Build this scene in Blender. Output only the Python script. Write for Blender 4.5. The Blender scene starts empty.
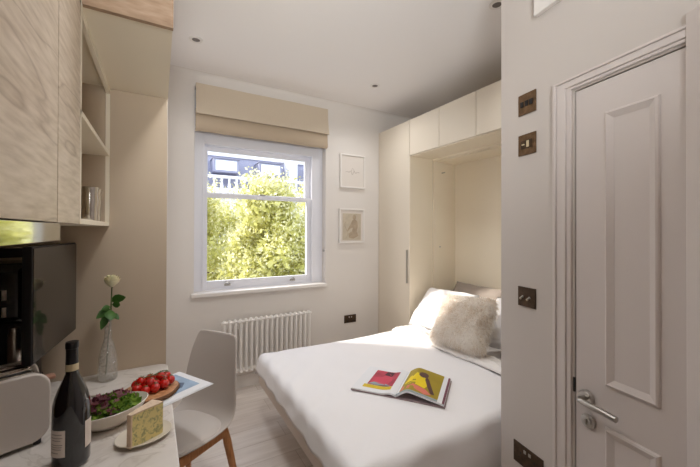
import bpy, bmesh, math, random
from mathutils import Vector, Matrix, noise
random.seed(7)
S = bpy.context.scene
C = S.collection
PI = math.pi
H = 1.45

# ------------------------------------------------------------ materials
def mat(name, col, rough=.6, metal=0., spec=.5, bump=0., bscale=200., var=0., vscale=6., trans=0., ior=1.45, coat=0., sheen=0., sub=0., stretch=None, em=None):
    m = bpy.data.materials.new(name); m.use_nodes = True
    nt = m.node_tree; b = nt.nodes['Principled BSDF']
    def si(k, v):
        if k in b.inputs: b.inputs[k].default_value = v
    si('Base Color', (*col, 1)); si('Roughness', rough); si('Metallic', metal); si('Specular IOR Level', spec)
    si('Transmission Weight', trans); si('IOR', ior); si('Coat Weight', coat); si('Sheen Weight', sheen)
    if sub: si('Subsurface Weight', sub); si('Subsurface Scale', .01)
    tc = nt.nodes.new('ShaderNodeTexCoord')
    mp = nt.nodes.new('ShaderNodeMapping'); nt.links.new(tc.outputs['Object'], mp.inputs[0])
    if stretch: mp.inputs['Scale'].default_value = stretch
    if var:
        n = nt.nodes.new('ShaderNodeTexNoise'); n.inputs['Scale'].default_value = vscale; n.inputs['Detail'].default_value = 5
        nt.links.new(mp.outputs[0], n.inputs['Vector'])
        r = nt.nodes.new('ShaderNodeValToRGB'); nt.links.new(n.outputs[0], r.inputs[0])
        r.color_ramp.elements[0].position = .3; r.color_ramp.elements[1].position = .7
        r.color_ramp.elements[0].color = (*[max(0, c * (1 - var)) for c in col], 1)
        r.color_ramp.elements[1].color = (*[min(1, c * (1 + var)) for c in col], 1)
        nt.links.new(r.outputs[0], b.inputs['Base Color'])
    if bump:
        n = nt.nodes.new('ShaderNodeTexNoise'); n.inputs['Scale'].default_value = bscale; n.inputs['Detail'].default_value = 4
        nt.links.new(mp.outputs[0], n.inputs['Vector'])
        bp = nt.nodes.new('ShaderNodeBump'); bp.inputs['Strength'].default_value = bump; bp.inputs['Distance'].default_value = .01
        nt.links.new(n.outputs[0], bp.inputs['Height']); nt.links.new(bp.outputs[0], b.inputs['Normal'])
    return m

def srgb(r, g, b):
    f = lambda c: ((c / 255 + .055) / 1.055) ** 2.4 if c > 10 else c / 255 / 12.92
    return (f(r), f(g), f(b))

def wood_mat(name, c0, c1, c2, sc=(1, 1, 1), rough=.5, crack=True, ws=3.0):
    m = bpy.data.materials.new(name); m.use_nodes = True
    nt = m.node_tree; b = nt.nodes['Principled BSDF']; L = nt.links.new
    b.inputs['Roughness'].default_value = rough
    tc = nt.nodes.new('ShaderNodeTexCoord'); mp = nt.nodes.new('ShaderNodeMapping')
    mp.inputs['Scale'].default_value = sc; L(tc.outputs['Object'], mp.inputs[0])
    n1 = nt.nodes.new('ShaderNodeTexNoise'); n1.inputs['Scale'].default_value = ws; n1.inputs['Detail'].default_value = 6
    n1.inputs['Distortion'].default_value = 1.2
    L(mp.outputs[0], n1.inputs['Vector'])
    # grain rings
    w = nt.nodes.new('ShaderNodeMath'); w.operation = 'MULTIPLY'; w.inputs[1].default_value = 34
    L(n1.outputs[0], w.inputs[0])
    s = nt.nodes.new('ShaderNodeMath'); s.operation = 'SINE'; L(w.outputs[0], s.inputs[0])
    n2 = nt.nodes.new('ShaderNodeTexNoise'); n2.inputs['Scale'].default_value = ws * 9; n2.inputs['Detail'].default_value = 4
    L(mp.outputs[0], n2.inputs['Vector'])
    a = nt.nodes.new('ShaderNodeMath'); a.operation = 'MULTIPLY_ADD'; a.inputs[1].default_value = .045
    L(s.outputs[0], a.inputs[0]); L(n2.outputs[0], a.inputs[2])
    r = nt.nodes.new('ShaderNodeValToRGB'); L(a.outputs[0], r.inputs[0])
    e = r.color_ramp.elements; e[0].position = .25; e[0].color = (*c0, 1); e[1].position = .75; e[1].color = (*c2, 1)
    k = r.color_ramp.elements.new(.5); k.color = (*c1, 1)
    out = r.outputs[0]
    if crack:
        n3 = nt.nodes.new('ShaderNodeTexNoise'); n3.inputs['Scale'].default_value = ws * .33; n3.inputs['Detail'].default_value = 3
        mp3 = nt.nodes.new('ShaderNodeMapping'); mp3.inputs['Scale'].default_value = (sc[0], sc[1] * 1.6, sc[2] * .9); mp3.inputs['Location'].default_value = (3, 1, 2)
        L(tc.outputs['Object'], mp3.inputs[0]); L(mp3.outputs[0], n3.inputs['Vector'])
        d = nt.nodes.new('ShaderNodeMath'); d.operation = 'SUBTRACT'; d.inputs[1].default_value = .5; L(n3.outputs[0], d.inputs[0])
        ab = nt.nodes.new('ShaderNodeMath'); ab.operation = 'ABSOLUTE'; L(d.outputs[0], ab.inputs[0])
        cr = nt.nodes.new('ShaderNodeValToRGB'); L(ab.outputs[0], cr.inputs[0])
        cr.color_ramp.elements[0].position = .0; cr.color_ramp.elements[0].color = (.55, .48, .42, 1)
        cr.color_ramp.elements[1].position = .006; cr.color_ramp.elements[1].color = (1, 1, 1, 1)
        mx = nt.nodes.new('ShaderNodeMix'); mx.data_type = 'RGBA'; mx.blend_type = 'MULTIPLY'; mx.inputs[0].default_value = .55
        L(out, mx.inputs[6]); L(cr.outputs[0], mx.inputs[7]); out = mx.outputs[2]
    L(out, b.inputs['Base Color'])
    return m

def floor_mat():
    m = bpy.data.materials.new('pale_oak_floor'); m.use_nodes = True
    nt = m.node_tree; b = nt.nodes['Principled BSDF']; L = nt.links.new
    b.inputs['Roughness'].default_value = .42
    tc = nt.nodes.new('ShaderNodeTexCoord'); mp = nt.nodes.new('ShaderNodeMapping'); L(tc.outputs['Object'], mp.inputs[0])
    br = nt.nodes.new('ShaderNodeTexBrick'); br.offset = .37
    br.inputs['Scale'].default_value = 1; br.inputs['Brick Width'].default_value = 1.25; br.inputs['Row Height'].default_value = .19
    br.inputs['Mortar Size'].default_value = .0016; br.inputs['Color1'].default_value = (*srgb(228, 219, 212), 1)
    br.inputs['Color2'].default_value = (*srgb(218, 207, 199), 1); br.inputs['Mortar'].default_value = (*srgb(190, 176, 165), 1)
    L(mp.outputs[0], br.inputs['Vector'])
    mp2 = nt.nodes.new('ShaderNodeMapping'); mp2.inputs['Scale'].default_value = (1, 9, 1); L(tc.outputs['Object'], mp2.inputs[0])
    n = nt.nodes.new('ShaderNodeTexNoise'); n.inputs['Scale'].default_value = 3; n.inputs['Detail'].default_value = 7; L(mp2.outputs[0], n.inputs['Vector'])
    r = nt.nodes.new('ShaderNodeValToRGB'); L(n.outputs[0], r.inputs[0])
    r.color_ramp.elements[0].position = .3; r.color_ramp.elements[0].color = (.72, .68, .64, 1); r.color_ramp.elements[1].position = .65; r.color_ramp.elements[1].color = (1, 1, 1, 1)
    mx = nt.nodes.new('ShaderNodeMix'); mx.data_type = 'RGBA'; mx.blend_type = 'MULTIPLY'; mx.inputs[0].default_value = .6
    L(br.outputs[0], mx.inputs[6]); L(r.outputs[0], mx.inputs[7]); L(mx.outputs[2], b.inputs['Base Color'])
    return m

def marble_mat():
    m = bpy.data.materials.new('pale_veined_stone'); m.use_nodes = True
    nt = m.node_tree; b = nt.nodes['Principled BSDF']; L = nt.links.new
    b.inputs['Roughness'].default_value = .28
    tc = nt.nodes.new('ShaderNodeTexCoord')
    n = nt.nodes.new('ShaderNodeTexNoise'); n.inputs['Scale'].default_value = 5; n.inputs['Detail'].default_value = 8; n.inputs['Distortion'].default_value = 1.5
    L(tc.outputs['Object'], n.inputs['Vector'])
    r = nt.nodes.new('ShaderNodeValToRGB'); L(n.outputs[0], r.inputs[0])
    e = r.color_ramp.elements
    e[0].position = .3; e[0].color = (*srgb(196, 186, 177), 1); e[1].position = .62; e[1].color = (*srgb(218, 210, 203), 1)
    k = e.new(.46); k.color = (*srgb(210, 202, 194), 1); k = e.new(.485); k.color = (*srgb(194, 184, 175), 1); k = e.new(.51); k.color = (*srgb(213, 205, 197), 1)
    L(r.outputs[0], b.inputs['Base Color'])
    return m

def glass_thin(name, tint=(1, 1, 1), gl=.03, bump=0):
    m = bpy.data.materials.new(name); m.use_nodes = True
    nt = m.node_tree; L = nt.links.new
    nt.nodes.remove(nt.nodes['Principled BSDF'])
    t = nt.nodes.new('ShaderNodeBsdfTransparent'); t.inputs[0].default_value = (*tint, 1)
    g = nt.nodes.new('ShaderNodeBsdfGlossy'); g.inputs['Roughness'].default_value = .02
    f = nt.nodes.new('ShaderNodeLayerWeight'); f.inputs[0].default_value = .5
    pw = nt.nodes.new('ShaderNodeMath'); pw.operation = 'POWER'; pw.inputs[1].default_value = 3.5; L(f.outputs['Facing'], pw.inputs[0])
    mu = nt.nodes.new('ShaderNodeMath'); mu.operation = 'MULTIPLY_ADD'; mu.inputs[1].default_value = .5; mu.inputs[2].default_value = gl
    L(pw.outputs[0], mu.inputs[0])
    if bump:
        tc = nt.nodes.new('ShaderNodeTexCoord'); n = nt.nodes.new('ShaderNodeTexVoronoi'); n.inputs['Scale'].default_value = 70; L(tc.outputs['Object'], n.inputs['Vector'])
        bp = nt.nodes.new('ShaderNodeBump'); bp.inputs['Strength'].default_value = bump; bp.inputs['Distance'].default_value = .01; L(n.outputs[0], bp.inputs['Height'])
        L(bp.outputs[0], g.inputs['Normal']); L(bp.outputs[0], f.inputs['Normal'])
    mx = nt.nodes.new('ShaderNodeMixShader'); L(mu.outputs[0], mx.inputs[0]); L(t.outputs[0], mx.inputs[1]); L(g.outputs[0], mx.inputs[2])
    L(mx.outputs[0], nt.nodes['Material Output'].inputs[0])
    return m

def leaf_mat(name, c1, c2):
    m = bpy.data.materials.new(name); m.use_nodes = True
    nt = m.node_tree; L = nt.links.new; b = nt.nodes['Principled BSDF']
    g = nt.nodes.new('ShaderNodeNewGeometry')
    r = nt.nodes.new('ShaderNodeValToRGB'); L(g.outputs['Random Per Island'], r.inputs[0])
    r.color_ramp.elements[0].color = (*c1, 1); r.color_ramp.elements[1].color = (*c2, 1)
    L(r.outputs[0], b.inputs['Base Color']); b.inputs['Roughness'].default_value = .7
    tr = nt.nodes.new('ShaderNodeBsdfTranslucent'); L(r.outputs[0], tr.inputs[0])
    mx = nt.nodes.new('ShaderNodeMixShader'); mx.inputs[0].default_value = .6
    L(b.outputs[0], mx.inputs[1]); L(tr.outputs[0], mx.inputs[2]); L(mx.outputs[0], nt.nodes['Material Output'].inputs[0])
    return m

M = {}
M['wall'] = mat('wall_paint', srgb(220, 211, 203), .85, bump=.03, bscale=300)
M['wallw'] = mat('wall_paint_white', srgb(226, 220, 214), .85, bump=.03, bscale=300)
M['wallp'] = mat('partition_paint', srgb(204, 196, 190), .8, bump=.03, bscale=300)
M['ceil'] = mat('ceiling_paint', srgb(242, 238, 236), .9)
M['floor'] = floor_mat()
M['trim'] = mat('satin_trim', srgb(232, 227, 222), .45)
M['door'] = mat('door_paint', srgb(212, 203, 199), .42)
M['upvc'] = mat('window_paint', srgb(232, 232, 238), .35)
M['oak'] = wood_mat('pale_knotty_oak', srgb(190, 172, 152), srgb(207, 191, 172), srgb(220, 205, 188), sc=(1, .42, 3.4), rough=.5, ws=3.0)
M['oakdark'] = wood_mat('brown_oak', srgb(146, 118, 94), srgb(166, 138, 112), srgb(180, 154, 130), sc=(.6, 1, 2.6), rough=.5, ws=3, crack=False)
M['cream'] = mat('cream_laminate', srgb(240, 230, 210), .5)
M['creamd'] = mat('cream_panel_warm', srgb(212, 198, 168), .55)
M['taupe'] = mat('taupe_panel', srgb(201, 183, 160), .75, var=.02, vscale=3)
M['ward'] = mat('wardrobe_cream', srgb(222, 211, 194), .45)
M['wardin'] = mat('wardrobe_inner', srgb(242, 231, 210), .55)
M['marble'] = marble_mat()
M['fabric'] = mat('taupe_linen', srgb(206, 191, 170), .95, bump=.25, bscale=500, var=.05, vscale=250, sheen=.3)
M['fabric2'] = mat('taupe_linen_lining', srgb(190, 172, 150), .95, bump=.2, bscale=500)
M['rad'] = mat('radiator_enamel', srgb(244, 240, 235), .35)
M['linen'] = mat('white_bed_linen', srgb(238, 235, 235), .9, bump=.06, bscale=60, sheen=.2)
M['quilt'] = mat('quilted_linen', srgb(238, 233, 228), .9, bump=.5, bscale=90)
M['greylin'] = mat('grey_linen', srgb(152, 140, 130), .9, bump=.1, bscale=80)
M['bedframe'] = mat('bed_frame_laminate', srgb(216, 203, 192), .5)
M['shell'] = mat('chair_shell', srgb(204, 195, 188), .5)
M['pad'] = mat('chair_pad', srgb(214, 206, 200), .7, bump=.05)
M['beech'] = wood_mat('beech', srgb(168, 112, 66), srgb(188, 130, 82), srgb(200, 146, 98), sc=(1, 1, .15), crack=False, ws=12, rough=.4)
M['bronze'] = mat('antique_bronze', srgb(84, 68, 54), .35, .7, var=.25, vscale=40)
M['bronzel'] = mat('antique_brass', srgb(120, 96, 72), .35, .8, var=.3, vscale=60)
M['black'] = mat('black_plastic', srgb(28, 24, 24), .4)
M['blackg'] = mat('black_gloss', srgb(16, 14, 14), .12)
M['steel'] = mat('brushed_steel', srgb(190, 186, 180), .28, 1.)
M['chrome'] = mat('chrome', srgb(215, 212, 208), .1, 1.)
M['screen'] = mat('tv_screen', srgb(44, 40, 38), .07, spec=1.0)
M['tvb'] = mat('tv_bezel', srgb(30, 28, 28), .4)
M['splash'] = mat('bronze_glass_splashback', srgb(82, 52, 32), .12, .2, var=.3, vscale=5)
M['toast'] = mat('toaster_white', srgb(208, 198, 190), .35)
M['copper'] = mat('copper_lever', srgb(196, 150, 128), .4, .4)
M['bottle'] = mat('dark_bottle_glass', srgb(20, 20, 24), .06, spec=.8, coat=.5)
M['foil'] = mat('black_capsule', srgb(26, 24, 26), .3)
M['label'] = mat('paper_label', srgb(226, 214, 204), .7)
M['labelg'] = mat('gold_band', srgb(206, 190, 154), .5)
M['ink'] = mat('faint_ink', srgb(168, 156, 148), .8)
M['ceram'] = mat('cream_ceramic', srgb(232, 222, 208), .3)
M['plate'] = mat('stoneware_plate', srgb(214, 204, 188), .35)
M['boardw'] = wood_mat('acacia_board', srgb(160, 106, 66), srgb(190, 136, 92), srgb(212, 164, 118), sc=(1, 1, 1), crack=False, ws=6, rough=.5)
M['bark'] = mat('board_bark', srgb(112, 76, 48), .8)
M['tomato'] = mat('tomato_skin', srgb(196, 28, 18), .15, coat=.6)
M['vine'] = mat('vine_green', srgb(84, 96, 48), .6)
M['lettuce'] = leaf_mat('lettuce_green', srgb(78, 124, 30), srgb(168, 196, 84))
M['radic'] = leaf_mat('red_leaf', srgb(84, 30, 46), srgb(190, 130, 136))
M['cheese'] = None
M['rind'] = mat('cheese_rind', srgb(222, 196, 170), .8, bump=.3, bscale=150, var=.08, vscale=60)
M['rose'] = mat('rose_petal', srgb(242, 234, 196), .6, sub=.1)
M['rleaf'] = mat('rose_leaf', srgb(60, 100, 34), .45)
M['glass'] = mat('vase_glass', (1, 1, 1), .03, trans=1, ior=1.3)
M['vase'] = glass_thin('textured_vase_glass', (.98, .98, .97), .12, 1.)
def frost(m, k):
    nt = m.node_tree; o = nt.nodes['Material Output']; src = o.inputs[0].links[0].from_socket
    d = nt.nodes.new('ShaderNodeBsdfDiffuse'); d.inputs[0].default_value = (1, .99, .97, 1); mx = nt.nodes.new('ShaderNodeMixShader'); mx.inputs[0].default_value = k
    nt.links.new(src, mx.inputs[1]); nt.links.new(d.outputs[0], mx.inputs[2]); nt.links.new(mx.outputs[0], o.inputs[0])
frost(M['vase'], .09)
M['water'] = glass_thin('water', (.9, .9, .86))
M['pane'] = glass_thin('window_glass')
M['paper'] = mat('page_paper', srgb(232, 232, 234), .6)
M['fur'] = None
M['slate'] = mat('pale_slate', srgb(146, 146, 164), .8, var=.06, vscale=3)
M['stucco'] = mat('white_stucco', srgb(238, 236, 236), .8)
M['leaf'] = leaf_mat('tree_leaf', srgb(180, 176, 96), srgb(248, 244, 208))
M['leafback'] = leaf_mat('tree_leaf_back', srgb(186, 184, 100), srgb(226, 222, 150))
M['barkt'] = mat('tree_bark', srgb(110, 95, 75), .9, bump=.5, bscale=20)
M['street'] = mat('street_ground', srgb(150, 150, 146), .9)

def cheese_mat():
    m = bpy.data.materials.new('blue_veined_cheese'); m.use_nodes = True
    nt = m.node_tree; L = nt.links.new; b = nt.nodes['Principled BSDF']; b.inputs['Roughness'].default_value = .6
    tc = nt.nodes.new('ShaderNodeTexCoord'); n = nt.nodes.new('ShaderNodeTexNoise'); n.inputs['Scale'].default_value = 70; n.inputs['Detail'].default_value = 3
    n.inputs['Distortion'].default_value = 1
    L(tc.outputs['Object'], n.inputs['Vector']); r = nt.nodes.new('ShaderNodeValToRGB'); L(n.outputs[0], r.inputs[0])
    e = r.color_ramp.elements; e[0].position = .36; e[0].color = (*srgb(168, 164, 118), 1); e[1].position = .5; e[1].color = (*srgb(228, 212, 146), 1)
    L(r.outputs[0], b.inputs['Base Color']); return m
M['cheese'] = cheese_mat()
def fur_mat():
    m = bpy.data.materials.new('shaggy_cream_fur'); m.use_nodes = True
    nt = m.node_tree; L = nt.links.new; b = nt.nodes['Principled BSDF']; b.inputs['Roughness'].default_value = .9
    g = nt.nodes.new('ShaderNodeNewGeometry'); tc = nt.nodes.new('ShaderNodeTexCoord')
    n = nt.nodes.new('ShaderNodeTexNoise'); n.inputs['Scale'].default_value = 9; L(tc.outputs['Object'], n.inputs['Vector'])
    a = nt.nodes.new('ShaderNodeMath'); a.operation = 'MULTIPLY_ADD'; a.inputs[1].default_value = .45; L(g.outputs['Random Per Island'], a.inputs[0]); L(n.outputs[0], a.inputs[2])
    r = nt.nodes.new('ShaderNodeValToRGB'); L(a.outputs[0], r.inputs[0])
    e = r.color_ramp.elements; e[0].position = .45; e[0].color = (*srgb(226, 208, 186), 1); e[1].position = .75; e[1].color = (*srgb(254, 248, 240), 1)
    L(r.outputs[0], b.inputs['Base Color']); return m
M['fur'] = fur_mat()

# ------------------------------------------------------------ mesh helpers
def box(bm, x0, y0, z0, x1, y1, z1, bev=0., seg=2):
    t = bmesh.new()
    bmesh.ops.create_cube(t, size=1)
    for v in t.verts:
        v.co = Vector(((x0 + x1) / 2 + v.co.x * abs(x1 - x0), (y0 + y1) / 2 + v.co.y * abs(y1 - y0), (z0 + z1) / 2 + v.co.z * abs(z1 - z0)))
    if bev: bmesh.ops.bevel(t, geom=t.edges[:], offset=bev, segments=seg, affect='EDGES', profile=.5)
    merge(bm, t)
def merge(bm, t, mtx=None):
    me = bpy.data.meshes.new('tmp'); 
    if mtx is not None: bmesh.ops.transform(t, matrix=mtx, verts=t.verts)
    t.to_mesh(me); bm.from_mesh(me); bpy.data.meshes.remove(me); t.free()
def lathe(bm, prof, c=(0, 0, 0), n=32, sx=1, sy=1, fn=None, cap=False):
    rings = []
    for r, z in prof:
        ring = []
        for i in range(n):
            a = 2 * PI * i / n
            rr = r * (fn(a, z) if fn else 1)
            ring.append(bm.verts.new((c[0] + rr * math.cos(a) * sx, c[1] + rr * math.sin(a) * sy, c[2] + z)))
        rings.append(ring)
    for a, b in zip(rings, rings[1:]):
        for i in range(n):
            bm.faces.new((a[i], a[(i + 1) % n], b[(i + 1) % n], b[i]))
    if cap:
        bm.faces.new(list(reversed(rings[0]))); bm.faces.new(rings[-1])
def tube(bm, pts, rad, n=10, cap=True):
    pts = [Vector(p) for p in pts]
    if not isinstance(rad, (list, tuple)): rad = [rad] * len(pts)
    rings = []; prev = None
    for i, p in enumerate(pts):
        d = (pts[min(i + 1, len(pts) - 1)] - pts[max(i - 1, 0)]).normalized()
        u = prev if prev is not None else (Vector((0, 0, 1)) if abs(d.z) < .9 else Vector((1, 0, 0)))
        u = (u - d * u.dot(d)).normalized(); prev = u; w = d.cross(u)
        rings.append([bm.verts.new(p + (u * math.cos(2 * PI * k / n) + w * math.sin(2 * PI * k / n)) * rad[i]) for k in range(n)])
    for a, b in zip(rings, rings[1:]):
        for k in range(n): bm.faces.new((a[k], a[(k + 1) % n], b[(k + 1) % n], b[k]))
    if cap:
        bm.faces.new(list(reversed(rings[0]))); bm.faces.new(rings[-1])
def prism(bm, poly, z0, z1):
    a = [bm.verts.new((x, y, z0)) for x, y in poly]; b = [bm.verts.new((x, y, z1)) for x, y in poly]
    n = len(poly)
    bm.faces.new(list(reversed(a))); bm.faces.new(b)
    for i in range(n): bm.faces.new((a[i], a[(i + 1) % n], b[(i + 1) % n], b[i]))
def quad(bm, *p): bm.faces.new([bm.verts.new(q) for q in p])
def ball(bm, c, r, sc=(1, 1, 1), u=16, v=12):
    t = bmesh.new(); bmesh.ops.create_uvsphere(t, u_segments=u, v_segments=v, radius=r)
    merge(bm, t, Matrix.Translation(c) @ Matrix.Diagonal((*sc, 1)))
def NB(): return bmesh.new()

def wloc(o):
    v = Vector((0, 0, 0))
    while o is not None: v += Vector(o.location); o = o.parent
    return v
def obj(name, bm, m, parent=None, smooth=False, local=False, label=None, keep=False):
    """link bm as one mesh object; coordinates are world ones unless local"""
    bmesh.ops.recalc_face_normals(bm, faces=bm.faces[:])
    me = bpy.data.meshes.new(name); bm.to_mesh(me); bm.free()
    if smooth is not False:
        for p in me.polygons: p.use_smooth = True
        if smooth is not True:
            try: me.set_sharp_from_angle(angle=math.radians(smooth))
            except Exception: pass
    o = bpy.data.objects.new(name, me); C.objects.link(o)
    for k in (m if isinstance(m, (list, tuple)) else [m]): me.materials.append(k)
    if parent is not None:
        o.parent = parent
        if not local: me.transform(Matrix.Translation(-wloc(parent)))
    elif not local and len(me.vertices):
        xs = [v.co for v in me.vertices]
        lo = [min(c[i] for c in xs) for i in range(3)]; hi = [max(c[i] for c in xs) for i in range(3)]
        org = Vector(((lo[0] + hi[0]) / 2, (lo[1] + hi[1]) / 2, lo[2]))
        if keep: org = Vector((0, 0, 0))
        me.transform(Matrix.Translation(-org)); o.location = org
    if label: o['label'] = label
    return o
def thing(name, label, cat, loc=(0, 0, 0), rotz=0, group=None):
    o = bpy.data.objects.new(name, None); C.objects.link(o); o.empty_display_size = .05
    o.location = loc; o.rotation_euler = (0, 0, rotz); o['label'] = label; o['category'] = cat
    if group: o['group'] = group
    return o
def tag(o, label, cat, group=None):
    o['label'] = label; o['category'] = cat
    if group: o['group'] = group
    return o
def struct(o, label=None, cat=None):
    o['kind'] = 'structure'
    if label: o['label'] = label
    if cat: o['category'] = cat
    return o
def sub(o, lv=1):
    md = o.modifiers.new('sub', 'SUBSURF'); md.levels = lv; md.render_levels = lv; return o
def bevm(o, w=.003, s=2):
    md = o.modifiers.new('bev', 'BEVEL'); md.width = w; md.segments = s; md.limit_method = 'ANGLE'; return o

# ------------------------------------------------------------ room shell
X0, X1, Y0, Y1, ZC = -.70, 2.87, -1.5, 3.17, 2.83
b = NB(); box(b, X0 - .1, Y0 - .1, -.1, X1 + .1, Y1 + .25, 0); struct(obj('floor', b, M['floor'], keep=True), 'pale whitewashed oak plank floor', 'floor')
b = NB(); box(b, X0 - .1, Y0 - .1, ZC, X1 + .1, Y1 + .25, ZC + .1); struct(obj('ceiling', b, M['ceil']), 'smooth off-white ceiling with small recessed downlights', 'ceiling')
WX0, WX1, WZ0, WZ1 = .262, 1.522, .90, 2.70
b = NB(); T = .27
box(b, X0 - .1, Y1, 0, WX0, Y1 + T, ZC); box(b, WX1, Y1, 0, X1 + .1, Y1 + T, ZC)
box(b, WX0, Y1, 0, WX1, Y1 + T, WZ0); box(b, WX0, Y1, WZ1, WX1, Y1 + T, ZC)
struct(obj('wall_back', b, M['wallw']), 'off-white wall pierced by the tall sash window', 'wall')
b = NB(); box(b, X0 - .1, Y0 - .1, 0, X0, Y1, ZC); struct(obj('wall_left', b, M['taupe']), 'taupe wall behind the kitchen units', 'wall')
b = NB(); box(b, X1, Y0 - .1, 0, X1 + .1, Y1, ZC); struct(obj('wall_right', b, M['wall']), 'wall behind the fold-down bed cabinet', 'wall')
b = NB(); box(b, X0, Y0 - .1, 0, X1, Y0, ZC); struct(obj('wall_front', b, M['wall']), 'plain wall behind the camera', 'wall')
b = NB(); box(b, .05, Y1 - .015, 0, 2.19, Y1, .115, .003); struct(obj('baseboard_back', b, M['trim']), 'white skirting board under the radiator', 'skirting board')
b = NB()
for k in range(6):
    a0 = PI / 2 * k / 6; a1 = PI / 2 * (k + 1) / 6; r = .03
    p = [(Y1 - r + r * math.sin(a), ZC - r + r * math.cos(a)) for a in (a0, a1)]
    quad(b, (.04, p[0][0], p[0][1]), (X1, p[0][0], p[0][1]), (X1, p[1][0], p[1][1]), (.04, p[1][0], p[1][1]))
struct(obj('trim_1', b, M['wallw'], smooth=True), 'slim white cornice above the window', 'cornice')

# partition with the door: local frame (u towards camera, n out of the wall, z)
DA = .1978; PE = Vector((1.434, 1.03)); dU = Vector((-math.sin(DA), -math.cos(DA))); dN = Vector((-math.cos(DA), math.sin(DA)))
PM = Matrix(((dU.x, dN.x, 0, PE.x), (dU.y, dN.y, 0, PE.y), (0, 0, 1, 0), (0, 0, 0, 1)))
def pobj(name, bm, m, parent=None, **k):
    bmesh.ops.transform(bm, matrix=PM, verts=bm.verts); return obj(name, bm, m, parent, **k)
DU0, DU1, DZ = .37, 1.13, 1.98
b = NB(); box(b, 0, -.1, 0, DU0, 0, ZC); box(b, DU1, -.1, 0, 2.56, 0, ZC); box(b, DU0, -.1, DZ, DU1, 0, ZC)
struct(pobj('wall_partition', b, M['wallp']), 'pinkish white partition wall carrying the switches and the door', 'wall')
# architrave
b = NB()
def prof_frame(b, u0, u1, z1, w, steps):
    for (o0, o1, h) in steps:
        box(b, u0 - o1, 0, 0, u0 - o0, h, z1 + o1 * .62, .002); box(b, u1 + o0, 0, 0, u1 + o1, h, z1 + o1 * .62, .002)
        box(b, u0 - o1 + .0005, 0, z1 + o0 * .62, u1 + o1 - .0005, h - .0004, z1 + o1 * .62, .002)
prof_frame(b, DU0 - .004, DU1 + .004, DZ + .004, .08, [(.004, .022, .010), (.022, .060, .015), (.060, .074, .020)])
struct(bevm(pobj('trim_2', b, M['door']), .003), 'white stepped architrave around the panelled door', 'architrave')
dr = thing('door_1', 'closed white panelled door with a steel lever handle', 'door', (PE.x + dU.x * .75, PE.y + dU.y * .75, 0)); dr['kind'] = 'structure'
b = NB(); box(b, DU0 + .004, -.042, .006, DU1 - .004, -.002, DZ - .004, .002); pobj('door_leaf', b, M['door'], dr)
def moulding(u0, u1, z0, z1):
    b = NB(); w = .022
    def ring(o0, h0, o1, h1):
        A = [(u0 + o0, z0 + o0), (u1 - o0, z0 + o0), (u1 - o0, z1 - o0), (u0 + o0, z1 - o0)]
        B = [(u0 + o1, z0 + o1), (u1 - o1, z0 + o1), (u1 - o1, z1 - o1), (u0 + o1, z1 - o1)]
        for i in range(4):
            j = (i + 1) % 4
            quad(b, (A[i][0], h0, A[i][1]), (A[j][0], h0, A[j][1]), (B[j][0], h1, B[j][1]), (B[i][0], h1, B[i][1]))
    ring(-.003, -.002, 0, .005); ring(0, .005, .006, .008); ring(.006, .008, .012, .005); ring(.012, .005, .026, -.0015)
    return b
for (u0, u1, z0, z1) in ((.483, .637, .92, 1.862), (.483, .637, .12, .773), (.74, 1.03, .92, 1.862), (.74, 1.03, .12, .773)):
    pobj('panel_moulding', moulding(u0, u1, z0, z1), M['door'], dr)
hd = NB(); t = NB(); lathe(t, [(0, .014), (.024, .014), (.027, .010), (.027, 0)], n=28); merge(hd, t, Matrix.Translation((.416, -.002, .846)) @ Matrix.Rotation(-PI / 2, 4, 'X'))
tube(hd, [(.416, .01, .846), (.416, .032, .846), (.422, .042, .8455), (.434, .045, .845), (.50, .045, .843), (.545, .045, .841)], [.009, .009, .010, .010, .010, .010], 14)
pobj('door_handle', hd, M['steel'], dr, smooth=40)
hd = NB(); t = NB(); lathe(t, [(0, .010), (.008, .010), (.009, .014), (.014, .014), (.015, .010), (.023, .009), (.025, .006), (.025, 0)], n=28); merge(hd, t, Matrix.Translation((.422, -.002, .763)) @ Matrix.Rotation(-PI / 2, 4, 'X'))
box(hd, .418, .008, .757, .422, .016, .773)
pobj('lock_escutcheon', hd, M['steel'], dr, smooth=40)
b = NB(); box(b, .3655, -.003, .846, .3715, .002, .90); pobj('latch_plate', b, M['black'], dr)

# open leaf of a second door, at the right edge
a = .563; o2 = Vector((1.277, .339)); dd = Vector((-math.sin(a), -math.cos(a))); nn = Vector((math.cos(a), -math.sin(a)))
pm2 = Matrix(((dd.x, nn.x, 0, o2.x), (dd.y, nn.y, 0, o2.y), (0, 0, 1, 0), (0, 0, 0, 1)))
b = NB(); box(b, 0, 0, .006, .74, .04, 2.062, .003)
box(b, .10, -.006, .95, .64, 0, 1.9, .004); box(b, .10, -.006, .15, .64, 0, .8, .004)
bmesh.ops.transform(b, matrix=pm2, verts=b.verts); struct(obj('door_2', b, M['door']), 'pale open door leaf at the far right beside the panelled door', 'door')

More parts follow.
